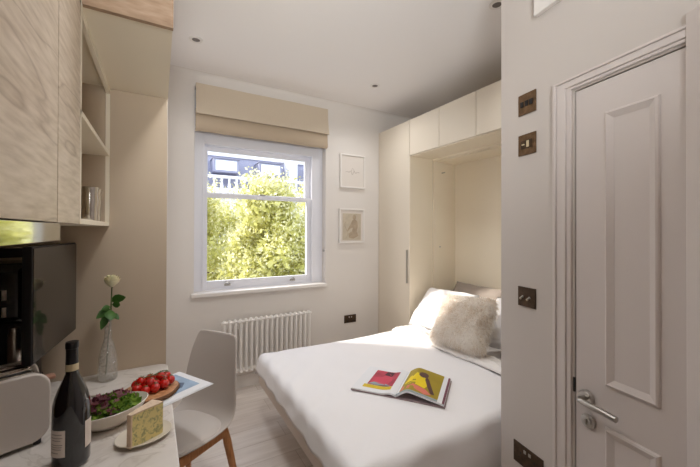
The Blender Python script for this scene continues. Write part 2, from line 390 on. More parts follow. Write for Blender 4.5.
# ------------------------------------------------------------ window
wn = thing('window_1', 'white double-hung sash window looking onto trees', 'window', (.89, 3.3, WZ0)); wn['kind'] = 'structure'
b = NB(); yf0, yf1 = 3.25, 3.36
box(b, WX0, yf0, WZ0, .345, yf1, WZ1, .003); box(b, 1.40, yf0, WZ0, WX1, yf1, WZ1, .003)
box(b, .345, yf0, 2.23, 1.40, yf1, WZ1, .003); box(b, .345, yf0, WZ0, 1.40, yf1, WZ0 + .012, .003)
box(b, .335, yf0 - .012, .905, .352, yf0, 2.24, .002); box(b, 1.392, yf0 - .012, .905, 1.41, yf0, 2.24, .002)
obj('window_frame', b, M['upvc'], wn)
b = NB(); box(b, .345, 3.262, .912, .378, 3.30, 1.79, .003); box(b, 1.345, 3.262, .912, 1.40, 3.30, 1.79, .003)
box(b, .378, 3.262, .912, 1.345, 3.30, .985, .003); box(b, .345, 3.2605, 1.75, 1.40, 3.302, 1.79, .003)
ls = obj('lower_sash', b, M['upvc'], wn)
b = NB(); box(b, .37, 3.279, .98, 1.35, 3.283, 1.76); obj('pane', b, M['pane'], ls)
b = NB(); box(b, .345, 3.31, 1.765, .385, 3.345, 2.23, .003); box(b, 1.345, 3.31, 1.765, 1.40, 3.345, 2.23, .003)
box(b, .385, 3.31, 1.765, 1.345, 3.345, 1.80, .003); box(b, .385, 3.31, 2.185, 1.345, 3.345, 2.23, .003)
us = obj('upper_sash', b, M['upvc'], wn)
b = NB(); box(b, .38, 3.327, 1.79, 1.35, 3.331, 2.19); obj('pane', b, M['pane'], us)
for x in (.555, 1.19):
    b = NB(); tube(b, [(x - .022, 3.258, .945), (x - .018, 3.248, .957), (x, 3.246, .968), (x + .018, 3.248, .957), (x + .022, 3.258, .945)], .006, 8); box(b, x - .028, 3.255, .932, x + .028, 3.264, .95, .003)
    obj('sash_lift', b, M['steel'], wn, smooth=40)
b = NB(); box(b, .85, 3.262, 1.79, .91, 3.30, 1.802, .004); obj('sash_lock', b, M['steel'], wn)
b = NB(); box(b, .238, 3.125, .868, 1.522, 3.26, .902, .006); obj('window_sill', b, M['trim'], wn)
b = NB(); t = NB(); lathe(t, [(0, .014), (.013, .013), (.016, .005), (.016, 0)], n=16); merge(b, t, Matrix.Translation((1.522, 3.205, 1.24)) @ Matrix.Rotation(-PI / 2, 4, 'Y')); obj('cord_cleat', b, M['steel'], wn)

# roman blind
bl = thing('roman_blind', 'taupe linen roman blind drawn up above the window', 'blind', (.893, 3.15, 2.31))
def cloth_strip(prof, x0, x1, th=.004, n=14, wav=.002):
    b = NB(); rows = []
    for (y, z) in prof:
        rows.append([(x0 + (x1 - x0) * i / n, y + wav * math.sin(i * 1.7 + z * 9), z + wav * .5 * math.sin(i * .9 + y * 30)) for i in range(n + 1)])
    v = [[b.verts.new(p) for p in r] for r in rows]
    for r0, r1 in zip(v, v[1:]):
        for i in range(n): b.faces.new((r0[i], r0[i + 1], r1[i + 1], r1[i]))
    w = [[b.verts.new((p[0], p[1] + th, p[2])) for p in r] for r in rows]
    for r0, r1 in zip(w, w[1:]):
        for i in range(n): b.faces.new((r1[i], r1[i + 1], r0[i + 1], r0[i]))
    for s in (0, n):
        for k in range(len(v) - 1): b.faces.new((v[k][s], v[k + 1][s], w[k + 1][s], w[k][s]))
    for k in (0, len(v) - 1):
        for i in range(n): b.faces.new((v[k][i], v[k][i + 1], w[k][i + 1], w[k][i]))
    return b
obj('upper_fold', cloth_strip([(3.135, 2.722), (3.128, 2.62), (3.112, 2.52), (3.10, 2.462), (3.098, 2.452), (3.106, 2.45), (3.12, 2.49)], .268, 1.528), M['fabric'], bl, smooth=60)
obj('lower_fold', cloth_strip([(3.142, 2.5), (3.132, 2.44), (3.124, 2.38), (3.122, 2.322), (3.130, 2.316), (3.142, 2.36)], .266, 1.524), M['fabric2'], bl, smooth=60)
obj('hem', cloth_strip([(3.136, 2.36), (3.134, 2.33), (3.133, 2.308), (3.142, 2.308), (3.15, 2.33)], .266, 1.522), M['fabric2'], bl, smooth=60)
b = NB(); box(b, .268, 3.14, 2.69, 1.526, 3.168, 2.725, .003); obj('head_rail', b, M['fabric'], bl)

# outside: building + trees + street
bd = thing('terraced_building', 'pale slate-roofed terrace with dormer windows across the street', 'building', (4, 17, -7))
b = NB(); box(b, -6, 16.2, -7, 20, 20, 3.35); obj('facade', b, M['stucco'], bd)
b = NB()
quad(b, (-6, 16.25, 3.4), (20, 16.25, 3.4), (20, 16.9, 5.0), (-6, 16.9, 5.0)); quad(b, (-6, 16.9, 5.0), (20, 16.9, 5.0), (20, 20, 5.05), (-6, 20, 5.05))
obj('mansard_roof', b, M['slate'], bd)
b = NB(); box(b, -6, 16.8, 4.98, 20, 17.0, 5.16, .03); obj('roof_coping', b, M['stucco'], bd)
b = NB(); box(b, -6, 15.6, 3.1, 20, 16.3, 3.3, .03); box(b, -6, 15.65, 3.78, 20, 15.85, 3.9, .02)
for i in range(80):
    x = -5.9 + i * .32
    lathe(b, [(.05, 3.3), (.08, 3.42), (.04, 3.6), (.06, 3.78)], (x, 15.75, 0), 8)
for i in range(9): box(b, -5 + i * 3, 15.6, 3.3, -4.6 + i * 3, 15.9, 3.95, .02)
obj('balustrade', b, M['stucco'], bd)
for i, x in enumerate((-2.4, .2, 2.65, 4.7, 7.4, 9.8)):
    b = NB(); box(b, x - .56, 15.95, 4.08, x + .56, 16.7, 4.70, .03); box(b, x - .60, 15.9, 4.70, x + .60, 16.8, 4.74, .02)
    f = obj('dormer_window', b, M['slate'], bd)
    b = NB(); box(b, x - .46, 15.935, 4.18, x + .46, 15.955, 4.62)
    obj('pane', b, mat('dormer_pane', srgb(236, 238, 244), .3) if i == 0 else bpy.data.materials['dormer_pane'], f)
b = NB(); box(b, 5.65, 16.0, 3.3, 6.1, 17.2, 6.3, .03)
for k in range(3): lathe(b, [(.09, 6.3), (.08, 6.7)], (5.72 + k * .15, 16.6, 0), 10)
obj('chimney', b, M['stucco'], bd)
b = NB(); box(b, -20, 3.6, -7.1, 30, 40, -7); struct(obj('ground', b, M['street']), 'street far below the window', 'street')
random.seed(3)
def tree(x, y, top, rx, ry, rz, nleaf, label):
    r = thing('leafy_tree', label, 'tree', (x, y, -7), 0, 'trees in the street outside')
    b = NB(); zc = top - rz
    tube(b, [(x, y, -7), (x + .1, y, -3), (x, y + .1, zc - .2)], [.22, .17, .09], 10)
    for k in range(7):
        a = k * .9; tube(b, [(x, y, zc - 1.6 + k * .15), (x + rx * .5 * math.cos(a), y + ry * .5 * math.sin(a), zc - .4 + k * .12), (x + rx * .8 * math.cos(a), y + ry * .8 * math.sin(a), zc + .3)], [.07, .04, .015], 6)
    obj('trunk', b, M['barkt'], r, smooth=True)
    cl = []
    for k in range(64):
        a = random.uniform(0, 2 * PI); h = random.uniform(-1, 1); q = math.sqrt(1 - h * h) * random.uniform(.55, .92)
        cl.append((x + rx * q * math.cos(a), y + ry * q * math.sin(a), zc + rz * h * .88, random.uniform(.25, .5)))
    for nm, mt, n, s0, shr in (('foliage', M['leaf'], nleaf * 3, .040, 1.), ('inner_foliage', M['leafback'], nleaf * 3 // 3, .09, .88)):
        verts = []; faces = []
        for i in range(n):
            cx, cy, cz, cr = random.choice(cl)
            v = Vector((random.gauss(0, 1), random.gauss(0, 1), random.gauss(0, 1))).normalized() * cr * random.uniform(.4, 1.2) * 1.15
            p = Vector((cx, cy, cz)) + v
            if shr < 1: p = Vector((x, y, zc)) + (p - Vector((x, y, zc))) * shr
            u = Vector((random.gauss(0, 1), random.gauss(0, 1), random.gauss(0, 1))).normalized()
            w = u.cross(Vector((random.gauss(0, 1), random.gauss(0, 1), random.gauss(0, 1)))).normalized()
            s = s0 * random.uniform(.6, 1.3); k = len(verts)
            verts += [p - u * s, p + w * s * .5, p + u * s, p - w * s * .5]; faces.append((k, k + 1, k + 2, k + 3))
        me = bpy.data.meshes.new(nm); me.from_pydata([q - Vector((x, y, -7)) for q in verts], [], faces); me.materials.append(mt)
        o = bpy.data.objects.new(nm, me); C.objects.link(o); o.parent = r
tree(.55, 9.9, 2.95, 1.4, 1.2, 2.9, 8000, 'yellow-green street tree at the left of the window view')
tree(2.15, 7.5, 2.75, 1.1, .95, 2.7, 9000, 'yellow-green street tree in the middle of the window view')
tree(4.95, 9.3, 4.1, 1.4, 1.2, 3.3, 9000, 'tallest yellow-green street tree at the right of the window view')
tree(2.5, 12.7, 3.0, 2.1, 1.5, 3.6, 11000, 'yellow-green street tree behind the gap left of the middle tree')
tree(7.4, 12.9, 4.2, 2.2, 1.5, 4.0, 11000, 'yellow-green street tree behind the tallest tree')

# ------------------------------------------------------------ radiator
rd = thing('column_radiator', 'white column radiator on the wall under the window', 'radiator', (.9, 3.09, .17))
NC = 18; xa, xb = .50, 1.30
b = NB()
for i in range(NC):
    x = xa + (xb - xa) * i / (NC - 1)
    b = NB()
    for y in (3.065, 3.105):
        tube(b, [(x, y, .20), (x, y, .625)], .0115, 10)
    for z in (.195, .63):
        tube(b, [(x, 3.055, z), (x, 3.065, z + (.006 if z > .4 else -.006)), (x, 3.105, z + (.006 if z > .4 else -.006)), (x, 3.115, z)], [.012, .016, .016, .012], 10)
    obj('column', b, M['rad'], rd, smooth=60)
b = NB(); tube(b, [(xa - .025, 3.085, .628), (xb + .025, 3.085, .628)], .014, 10); tube(b, [(xa - .025, 3.085, .197), (xb + .025, 3.085, .197)], .014, 10)
obj('header_pipe', b, M['rad'], rd, smooth=60)
b = NB(); tube(b, [(xb + .03, 3.085, .197), (xb + .06, 3.085, .197), (xb + .06, 3.085, 0)], .009, 8); lathe(b, [(.0, .07), (.016, .068), (.016, .02), (.012, .0)], (xb + .06, 3.085, .2), 12)
obj('valve', b, M['rad'], rd, smooth=50)
b = NB(); 
for x in (.62, 1.18): b = NB(); box(b, x - .01, 3.10, .56, x + .01, 3.17, .59); obj('wall_bracket', b, M['rad'], rd)

# ------------------------------------------------------------ small wall fittings
def plate_p(name, label, cat, uc, zc, w, h, m, kind, group=None):
    r = thing(name, label, cat, (PE.x + dU.x * uc, PE.y + dU.y * uc, zc), 0, group)
    b = NB(); box(b, uc - w / 2, 0, zc - h / 2, uc + w / 2, .006, zc + h / 2, .0015); pobj('face_plate', b, m, r)
    if kind == 'toggle':
        for d in (-.018, .018):
            b = NB(); tube(b, [(uc + d, .006, zc), (uc + d, .012, zc - .002), (uc + d, .022, zc - .008)], [.006, .004, .005], 10); pobj('toggle', b, M['steel'], r, smooth=40)
    if kind == 'rocker':
        b = NB(); box(b, uc - .030, .006, zc - .018, uc + .030, .009, zc + .018, .001); pobj('module', b, M['bronze'], r)
        b = NB(); box(b, uc + .004, .009, zc - .014, uc + .016, .013, zc + .014, .001); box(b, uc - .022, .009, zc - .003, uc - .008, .012, zc + .003, .001); pobj('rocker', b, M['labelg'], r)
    if kind == 'grid':
        b = NB()
        for k in (-1, 0, 1): box(b, uc - .008 + k * .024, .006, zc - .012, uc + .008 + k * .024, .010, zc + .012, .001)
        pobj('rocker', b, M['black'], r)
    if kind == 'socket':
        for d in (-.036, .036):
            b = NB(); box(b, uc + d - .002, .0055, zc + .002, uc + d + .002, .0068, zc + .012); box(b, uc + d - .013, .0055, zc - .016, uc + d - .007, .0068, zc - .012); box(b, uc + d + .007, .0055, zc - .016, uc + d + .013, .0068, zc - .012); pobj('pin_slots', b, M['black'], r)
            b = NB(); box(b, uc + d * .35 - .006, .006, zc + .018, uc + d * .35 + .006, .009, zc + .032, .001); pobj('rocker', b, M['steel'], r)
    return r
plate_p('light_switch', 'antique brass grid plate, upper of the two high on the partition', 'switch', .155, 2.012, .092, .092, M['bronzel'], 'grid')
plate_p('heating_control', 'antique brass control plate, lower of the two high on the partition', 'switch', .155, 1.832, .092, .092, M['bronzel'], 'rocker')
plate_p('light_switch', 'dark bronze double toggle light switch at mid height on the partition', 'switch', .153, 1.16, .092, .086, M['bronze'], 'toggle')
plate_p('power_socket', 'dark bronze double power socket low on the partition by the bed', 'socket', .159, .453, .155, .092, M['bronze'], 'socket')
b = NB(); box(b, .205, .0, 2.36, .55, .022, 2.62, .003); tag(pobj('access_panel', b, M['trim']), 'white access hatch high on the partition above the door', 'panel')
ws = thing('power_socket', 'small dark bronze double power socket on the window wall beside the bed', 'socket', (1.822, 3.165, .485))
b = NB(); box(b, 1.748, 3.162, .443, 1.896, 3.17, .527, .002); obj('face_plate', b, M['bronze'], ws)
for d in (-.036, .036):
    b = NB(); box(b, 1.822 + d - .013, 3.160, .46, 1.822 + d + .013, 3.162, .47); obj('pin_slots', b, M['black'], ws)
    b = NB(); box(b, 1.822 + d * .4 - .006, 3.158, .497, 1.822 + d * .4 + .006, 3.162, .512); obj('rocker', b, M['steel'], ws)

# pictures
def picture(x0, x1, z0, z1, label, fig):
    r = thing('framed_picture', label, 'picture', ((x0 + x1) / 2, 3.16, z0)); w = .016
    b = NB(); y0, y1 = 3.142, 3.168
    box(b, x0, y0, z0, x0 + w, y1, z1, .002); box(b, x1 - w, y0, z0, x1, y1, z1, .002); box(b, x0 + w, y0, z0, x1 - w, y1, z0 + w, .002); box(b, x0 + w, y0, z1 - w, x1 - w, y1, z1, .002)
    obj('picture_frame', b, M['trim'], r)
    b = NB(); box(b, x0 + w, 3.156, z0 + w, x1 - w, 3.166, z1 - w); obj('mount', b, mat('mount_card', srgb(224, 216, 208), .8), r)
    fig(r, (x0 + x1) / 2, (z0 + z1) / 2)
def fig1(r, cx, cz):
    b = NB(); pts = []
    for i in range(40):
        t = i / 39; pts.append((cx - .085 + .17 * t, 3.154, cz - .01 + .022 * math.sin(t * 23) * math.exp(-((t - .5) * 4) ** 2) + .004 * math.sin(t * 9)))
    tube(b, pts, .0016, 6); obj('line_drawing', b, M['ink'], r)
    b = NB(); tube(b, [(cx - .02, 3.154, cz + .0), (cx, 3.154, cz + .035), (cx + .025, 3.154, cz + .002)], .0013, 6); obj('line_drawing', b, M['ink'], r)
def fig2(r, cx, cz):
    b = NB(); box(b, cx - .115, 3.153, cz - .155, cx + .115, 3.156, cz + .135); p = obj('sepia_print', b, mat('sepia_ground', srgb(196, 184, 164), .8, var=.1, vscale=14), r)
    m2 = mat('sepia_figure', srgb(176, 158, 136), .8, var=.15, vscale=30)
    b = NB()
    def shp(pts): b.faces.new([b.verts.new((cx + x, 3.1515, cz + z)) for x, z in pts])
    shp([(.03 + .022 * math.cos(a * PI / 6), .095 + .028 * math.sin(a * PI / 6)) for a in range(12)])
    shp([(.02, .07), (.045, .07), (.07, .045), (.075, -.01), (.06, -.06), (.085, -.11), (.02, -.14), (-.035, -.13), (-.045, -.085), (.0, -.06), (.01, -.02), (-.01, .03), (.0, .055)])
    shp([(-.01, .03), (-.035, -.01), (-.06, -.05), (-.05, -.06), (-.02, -.03), (.01, -.02)])
    obj('sepia_figure', b, m2, p)
    b = NB(); t = [(cx - .07 + .02 * math.sin(i), 3.1515, cz - .13 + i * .03) for i in range(7)]; tube(b, t, .0015, 5); obj('sepia_lines', b, m2, p)
picture(1.685, 2.0, 1.915, 2.285, 'upper white framed line drawing on the window wall', fig1)
picture(1.675, 1.992, 1.315, 1.69, 'lower white framed sepia figure print on the window wall', fig2)

# downlights
for (x, y, lab) in ((.224, 2.635, 'recessed downlight above the left of the window'), (1.772, 2.618, 'recessed downlight in the ceiling in front of the bed cabinet corner'), (1.776, 1.305, 'recessed downlight above the bed near the partition')):
    r = thing('ceiling_downlight', lab, 'light', (x, y, ZC - .01), 0, 'recessed ceiling downlights')
    b = NB(); lathe(b, [(.026, .0), (.028, -.006), (.044, -.006), (.047, 0)], (x, y, ZC), 28); obj('bezel', b, M['trim'], r, smooth=40)
    b = NB(); lathe(b, [(0, -.002), (.012, -.001), (.028, -.004)], (x, y, ZC), 24); obj('lamp', b, mat('lamp_lens', srgb(120, 112, 108), .2), r, smooth=True)

# ------------------------------------------------------------ wall bed cabinet
wc = thing('wall_bed_cabinet', 'cream fitted fold-down bed cabinet with overhead doors along the right wall', 'cabinet', (2.5, 2.0, 0))
FX = 2.2; ZT = 2.575; RY = 2.615; YB = .98
G = .003
b = NB(); box(b, FX + .02, RY + .004, .05, 2.86, 3.165, ZT - .002); obj('cupboard_carcass', b, M['ward'], wc)
b = NB(); box(b, FX, RY + .012, .06, FX + .02, 3.145, ZT, .0015)
td = obj('tall_door', b, M['ward'], wc)
b = NB(); box(b, FX - .014, RY + .035, .915, FX, RY + .047, 1.255, .002); obj('door_handle', b, M['steel'], td)
b = NB(); box(b, FX - .002, 3.147, .0, FX + .03, 3.168, ZT, .001); box(b, FX + .03, RY + .02, 0, 2.86, 3.165, .05); obj('filler_strip', b, M['ward'], wc)
ys = [RY + .008, 2.214, 1.808, 1.40, YB]
b = NB(); box(b, FX + .02, YB, 2.206, 2.86, RY + .002, ZT - .002); obj('overhead_carcass', b, M['wardin'], wc)
for i in range(4):
    b = NB(); box(b, FX, ys[i + 1] + G, 2.215, FX + .02, ys[i] - G, ZT, .0015); obj('overhead_door', b, M['ward'], wc)
b = NB(); box(b, 2.20, RY, .06, 2.505, RY + .008, 2.206); box(b, 2.515, RY - .01, .06, 2.84, RY + .004, 2.206); obj('side_panel', b, M['wardin'], wc)
b = NB(); box(b, 2.835, YB, .06, 2.86, RY, 2.206); obj('back_panel', b, M['wardin'], wc)
b = NB(); box(b, 2.505, YB, 2.186, 2.53, RY - .01, 2.2055); box(b, 2.56, YB, 2.176, 2.835, RY - .012, 2.2055); obj('top_rail', b, M['wardin'], wc)
b = NB(); tube(b, [(2.63, RY - .012, 2.07), (2.63, RY - .035, 2.07), (2.645, RY - .04, 2.075)], .006, 8); obj('hook', b, M['steel'], wc)
b = NB(); tube(b, [(2.60, RY - .012, 1.28), (2.60, RY - .02, 1.28)], .007, 8); obj('hinge_peg', b, M['steel'], wc)
b = NB(); box(b, 2.21, YB - .02, 0, 2.86, YB, ZT); obj('end_panel', b, M['ward'], wc)

# ------------------------------------------------------------ bed
BX0, BX1, BY0, BY1 = .665, 2.80, 1.13, 2.57
bdx = thing('fold_down_bed', 'fold-down double bed frame lowered from the cream cabinet', 'bed', (1.7, 1.85, 0))
b = NB(); box(b, BX0, BY0 + .02, .285, 2.20, BY1 - .01, .385, .006); box(b, 2.2, BY0 + .02, .30, BX1 - .02, BY1 - .03, .385); obj('bed_frame', b, M['bedframe'], bdx)
b = NB(); box(b, BX0 + .02, BY0 + .03, .385, BX1 - .02, BY1 - .02, .47, .03, 3); obj('mattress', b, M['linen'], bdx, smooth=40)
for y in (BY0 + .35, BY1 - .35):
    b = NB(); box(b, 1.28, y - .03, 0, 1.33, y + .03, .285, .004); obj('leg', b, M['bedframe'], bdx)

# duvet
def fold(e, r, lim):
    """overflow arc length -> (outward, drop)"""
    if e <= 0: return (0, 0)
    q = r * PI / 2
    if e < q: a = e / r; return (r * math.sin(a), r * (1 - math.cos(a)))
    return (r + .02 * min(1, (e - q) / .1), r + (e - q))
def duvet():
    b = NB(); nx, ny = 96, 90; r = .05
    x0, x1, y0, y1 = BX0 + .035, 1.96, BY0 + .02, BY1 - .06
    ex0, ey0, ey1 = .145, .40, .13
    grid = []
    for i in range(nx + 1):
        row = []
        s = (x0 - ex0) + (x1 - x0 + ex0) * i / nx
        for j in range(ny + 1):
            t = (y0 - ey0) + (y1 - y0 + ey0 + ey1) * j / ny
            ox, dx = fold(x0 - s, r, 0); x = max(s, x0) - ox
            if t < y0: oy, dy = fold(y0 - t, r, 0); y = y0 - oy
            else: oy, dy = fold(t - y1, r, 0); y = min(t, y1) + oy
            drop = math.sqrt(dx * dx + dy * dy) if not (dx > .12 and dy > .12) else max(dx, dy)
            z = .508 - drop
            top = 1 if drop < .005 else 0
            wv = noise.noise(Vector((s * 2.2, t * 2.2, 1))) * .009 + noise.noise(Vector((s * 7, t * 5, 4))) * .003
            rd_ = noise.noise(Vector((s * 9 + t * 2, t * 1.3, 8)))
            z += wv * (1 if drop < .05 else .4)
            # creases down the foot and near side
            if dx > 0:
                k = min(1, dx / .06); cr = math.sin(t * 26 + 3 * noise.noise(Vector((t * 3, s * 6, 0)))) * .0045 * k
                x -= cr - .004; z -= .004 * k * noise.noise(Vector((t * 5, 2, 0)))
            if dy > 0 and t < y0:
                k = min(1, dy / .06); y -= math.sin(s * 16 + 2 * noise.noise(Vector((s * 3, t * 3, 0)))) * .008 * k
            # soft diagonal creases near the foot corners
            z += .004 * math.sin((s - t) * 30 + 2 * noise.noise(Vector((s * 3, t * 3, 9)))) * math.exp(-((s - x0) / .18) ** 2)
            row.append(b.verts.new((x, y, z)))
        grid.append(row)
    for i in range(nx):
        for j in range(ny):
            b.faces.new((grid[i][j], grid[i + 1][j], grid[i + 1][j + 1], grid[i][j + 1]))
    return b
dv = obj('duvet', duvet(), M['linen'], smooth=True); tag(dv, 'plain white duvet spread over the fold-down bed', 'duvet')
sm = dv.modifiers.new('thick', 'SOLIDIFY'); sm.thickness = .012; sm.offset = -1
# turned-back quilted top edge
def foldback():
    b = NB(); nx, ny = 26, 80; g = []
    prof = []
    for i in range(nx + 1):
        t = i / nx
        prof.append(t)
    for i in range(nx + 1):
        row = []
        t = i / nx
        for j in range(ny + 1):
            y = 1.10 + (2.545 - 1.10) * j / ny
            x = 1.925 + .20 * t + .008 * math.sin(y * 9) + .012 * noise.noise(Vector((y * 4, 0, 0)))
            z = .53 + .018 * math.sin(PI * min(1, t * 1.2 + .12)) + .004 * math.sin(y * 70) * math.sin(t * 30) + .012 * noise.noise(Vector((x * 6, y * 6, 3)))
            if t < .06: z -= .02 * (1 - t / .06)
            if y > 2.45: z -= (y - 2.45) * .25; 
            if y > 2.15: z += .03 * math.sin((y - 2.15) / .4 * PI) * (t) + .012 * math.sin(y * 30 + t * 5) * t
            row.append(b.verts.new((x, y, z)))
        g.append(row)
    for i in range(nx):
        for j in range(ny): b.faces.new((g[i][j], g[i + 1][j], g[i + 1][j + 1], g[i][j + 1]))
    return b
fb = obj('turned_back_edge', foldback(), M['quilt'], dv, smooth=True, label='quilted turned-back edge of the duvet')
sm = fb.modifiers.new('thick', 'SOLIDIFY'); sm.thickness = .016; sm.offset = -1

def pillow_bm(w, h, t, seed=0, n=22, puff=1.):
    b = NB(); S_ = []
    for side in (1, -1):
        g = []
        for i in range(n + 1):
            row = []
            for j in range(n + 1):
                u = -1 + 2 * i / n; v = -1 + 2 * j / n
                e = max(0, (1 - u ** 4)) ** .55 * max(0, (1 - v ** 4)) ** .55
                pin = 1 - .07 * (1 - abs(u) ** 2) * abs(v) ** 3; pin2 = 1 - .07 * (1 - abs(v) ** 2) * abs(u) ** 3
                z = side * t / 2 * e * (1 + .25 * noise.noise(Vector((u * 1.7 + seed, v * 1.7, side)))) + .012 * noise.noise(Vector((u * 4 + seed, v * 3, 2)))
                row.append(b.verts.new((u * w / 2 * pin2, v * h / 2 * pin, z)))
            g.append(row)
        for i in range(n):
            for j in range(n): b.faces.new((g[i][j], g[i + 1][j], g[i + 1][j + 1], g[i][j + 1]))
    bmesh.ops.remove_doubles(b, verts=b.verts, dist=.0006)
    return b
def place_pillow(name, label, cat, m, w, h, t, loc, tilt, yaw, roll=0, seed=0, group=None):
    # local x = width, local y = height, local z = thickness; stand it leaning back
    o = obj(name, pillow_bm(w, h, t, seed), m, local=True, smooth=True)
    # width along world Y, height up, normal towards -X, then lean back by tilt
    R = Matrix.Rotation(yaw, 4, 'Z') @ Matrix.Rotation(tilt, 4, 'Y') @ Matrix(((0, 0, -1, 0), (-1, 0, 0, 0), (0, 1, 0, 0), (0, 0, 0, 1))) @ Matrix.Rotation(roll, 4, 'Z')
    o.matrix_world = Matrix.Translation(loc) @ R
    return tag(o, label, cat, group)
place_pillow('pillow', 'white bed pillow leaning behind the fluffy cushion on its window side', 'pillow', M['linen'], .62, .46, .17, (2.29, 2.27, .705), math.radians(42), math.radians(-4), math.radians(3), 1)
place_pillow('pillow', 'white bed pillow half hidden at the partition side of the fluffy cushion', 'pillow', M['linen'], .66, .46, .17, (2.40, 1.52, .71), math.radians(42), math.radians(3), 0, 5)
place_pillow('pillow', 'taupe grey pillow at the back of the bed recess behind the white ones', 'pillow', M['greylin'], .66, .44, .14, (2.64, 2.20, .74), math.radians(40), 0, 0, 9)
place_pillow('pillow', 'taupe grey pillow at the partition end behind the white ones', 'pillow', M['greylin'], .66, .44, .14, (2.65, 1.50, .74), math.radians(40), 0, 0, 12)
# fluffy cushion
cu = thing('fluffy_cushion', 'shaggy cream fur scatter cushion leaning on the white pillows', 'cushion', (2.10, 1.86, .54))
RC = Matrix.Translation((2.065, 1.82, .742)) @ Matrix.Rotation(math.radians(4), 4, 'Z') @ Matrix.Rotation(math.radians(34), 4, 'Y') @ Matrix(((0, 0, -1, 0), (-1, 0, 0, 0), (0, 1, 0, 0), (0, 0, 0, 1))) @ Matrix.Rotation(.06, 4, 'Z')
pb = pillow_bm(.44, .40, .15, 3); 
pb2 = pb.copy()
bmesh.ops.transform(pb, matrix=RC, verts=pb.verts); obj('cushion_body', pb, M['fur'], cu, smooth=True)
bmesh.ops.recalc_face_normals(pb2, faces=pb2.faces[:]); bmesh.ops.transform(pb2, matrix=RC, verts=pb2.verts); pb2.normal_update()
random.seed(5); verts = []; faces = []
fl = [f for f in pb2.faces]; 
cen = RC @ Vector((0, 0, 0))
for f in fl:
    ar = f.calc_area(); n = f.normal.copy(); c0 = f.calc_center_median()
    if n.dot(c0 - cen) < 0: n = -n
    vs = [v.co for v in f.verts]
    for k in range(max(2, int(ar * 42000))):
        w = [random.random() for _ in vs]; sw = sum(w); p = sum((v * q for v, q in zip(vs, w)), Vector()) / sw
        L_ = random.uniform(.03, .075); d = (n + Vector((random.gauss(0, .6), random.gauss(0, .6), random.gauss(0, .6)))).normalized()
        g1 = p + d * L_ * .5 + Vector((0, 0, -.004)); g2 = p + d * L_ * .8 + Vector((random.gauss(0, .004), random.gauss(0, .004), -.02 - random.random() * .015))
        s = d.cross(Vector((random.gauss(0, 1), random.gauss(0, 1), random.gauss(0, 1)))).normalized() * .0013
        i = len(verts); verts += [p - s, p + s, g1 + s * .9, g1 - s * .9, g2]; faces += [(i, i + 1, i + 2, i + 3), (i + 3, i + 2, i + 4)]
me = bpy.data.meshes.new('fur'); me.from_pydata([v - Vector(cu.location) for v in verts], [], faces); me.materials.append(M['fur'])
fo = bpy.data.objects.new('fur', me); C.objects.link(fo); fo.parent = cu; fo['kind'] = 'stuff'; pb2.free()

# magazine on the bed: local x across pages, y along the spine
mg = thing('open_magazine', 'open art magazine lying on the white duvet, pages showing red and yellow pictures', 'magazine', (1.148 + .795 * .17, 1.49 + .607 * .17, .516), math.radians(-52.6))
def page_surf(sgn, w, l, prof, z0=0, inset=0, x0=0., x1=1., y0=0., y1=1., off=0.):
    """page sheet following prof(t) height, t 0 at the spine"""
    b = NB(); n = 16; g = []
    for i in range(n + 1):
        t = x0 + (x1 - x0) * i / n
        row = []
        for j in (0, .25, .5, .75, 1):
            yy = y0 + (y1 - y0) * j
            row.append(b.verts.new((sgn * t * w, (-.5 + yy) * l, z0 + prof(t) + off)))
        g.append(row)
    for i in range(n):
        for j in range(4): b.faces.new((g[i][j], g[i + 1][j], g[i + 1][j + 1], g[i][j + 1]))
    return b
pl = lambda t: .012 * math.exp(-((t - .12) / .14) ** 2) + .008
pr = lambda t: .048 * math.sin(min(1, t / .34) * PI / 2) * (1 - .72 * max(0, (t - .25) / .75)) + .008 * (1 - t)
def block(sgn, w, l, prof, z0=0.):
    b = NB(); n = 16
    top = []; bot = []
    for i in range(n + 1):
        t = i / n
        top.append([b.verts.new((sgn * t * w, y * l, prof(t) + z0)) for y in (-.5, .5)])
        bot.append([b.verts.new((sgn * t * w, y * l, max(0.001, prof(t) + z0 - .010))) for y in (-.5, .5)])
    for i in range(n):
        b.faces.new((top[i][0], top[i + 1][0], top[i + 1][1], top[i][1])); b.faces.new((bot[i][0], bot[i][1], bot[i + 1][1], bot[i + 1][0]))
        for k in (0, 1): b.faces.new((top[i][k], top[i + 1][k], bot[i + 1][k], bot[i][k]))
    for i in (0, n): b.faces.new((top[i][0], top[i][1], bot[i][1], bot[i][0]))
    return b
PW, PL = .265, .335
b = NB(); box(b, -PW - .004, -PL / 2 - .003, -.004, 0, PL / 2 + .003, .001); box(b, 0, -PL / 2 - .003, -.004, PW + .006, PL / 2 + .003, .0008); obj('cover', b, mat('magazine_cover', srgb(160, 140, 142), .5), mg, local=True)
lp = obj('left_pages', block(-1, PW, PL, pl), M['paper'], mg, local=True, smooth=30)
rp = obj('right_pages', block(1, PW, PL, pr), M['paper'], mg, local=True, smooth=30)
def cm(n, *c, **k): return mat(n, srgb(*c), .55, **k)
obj('red_picture', page_surf(-1, PW, PL, pl, x0=.15, x1=.74, y0=.25, y1=.88, off=.0008), cm('print_red', 178, 62, 80, var=.25, vscale=14), lp, local=True)
obj('yellow_strip', page_surf(-1, PW, PL, pl, x0=.15, x1=.80, y0=.12, y1=.24, off=.0008), cm('print_yellow', 214, 184, 40), lp, local=True)
obj('olive_picture', page_surf(1, PW, PL, pr, x0=.06, x1=.86, y0=.0, y1=1., off=.0008), cm('print_olive', 160, 138, 36, var=.08, vscale=10), rp, local=True)
obj('grey_strip', page_surf(1, PW, PL, pr, x0=.0, x1=.86, y0=.0, y1=.06, off=.0012), cm('print_bluegrey', 150, 164, 170), rp, local=True)
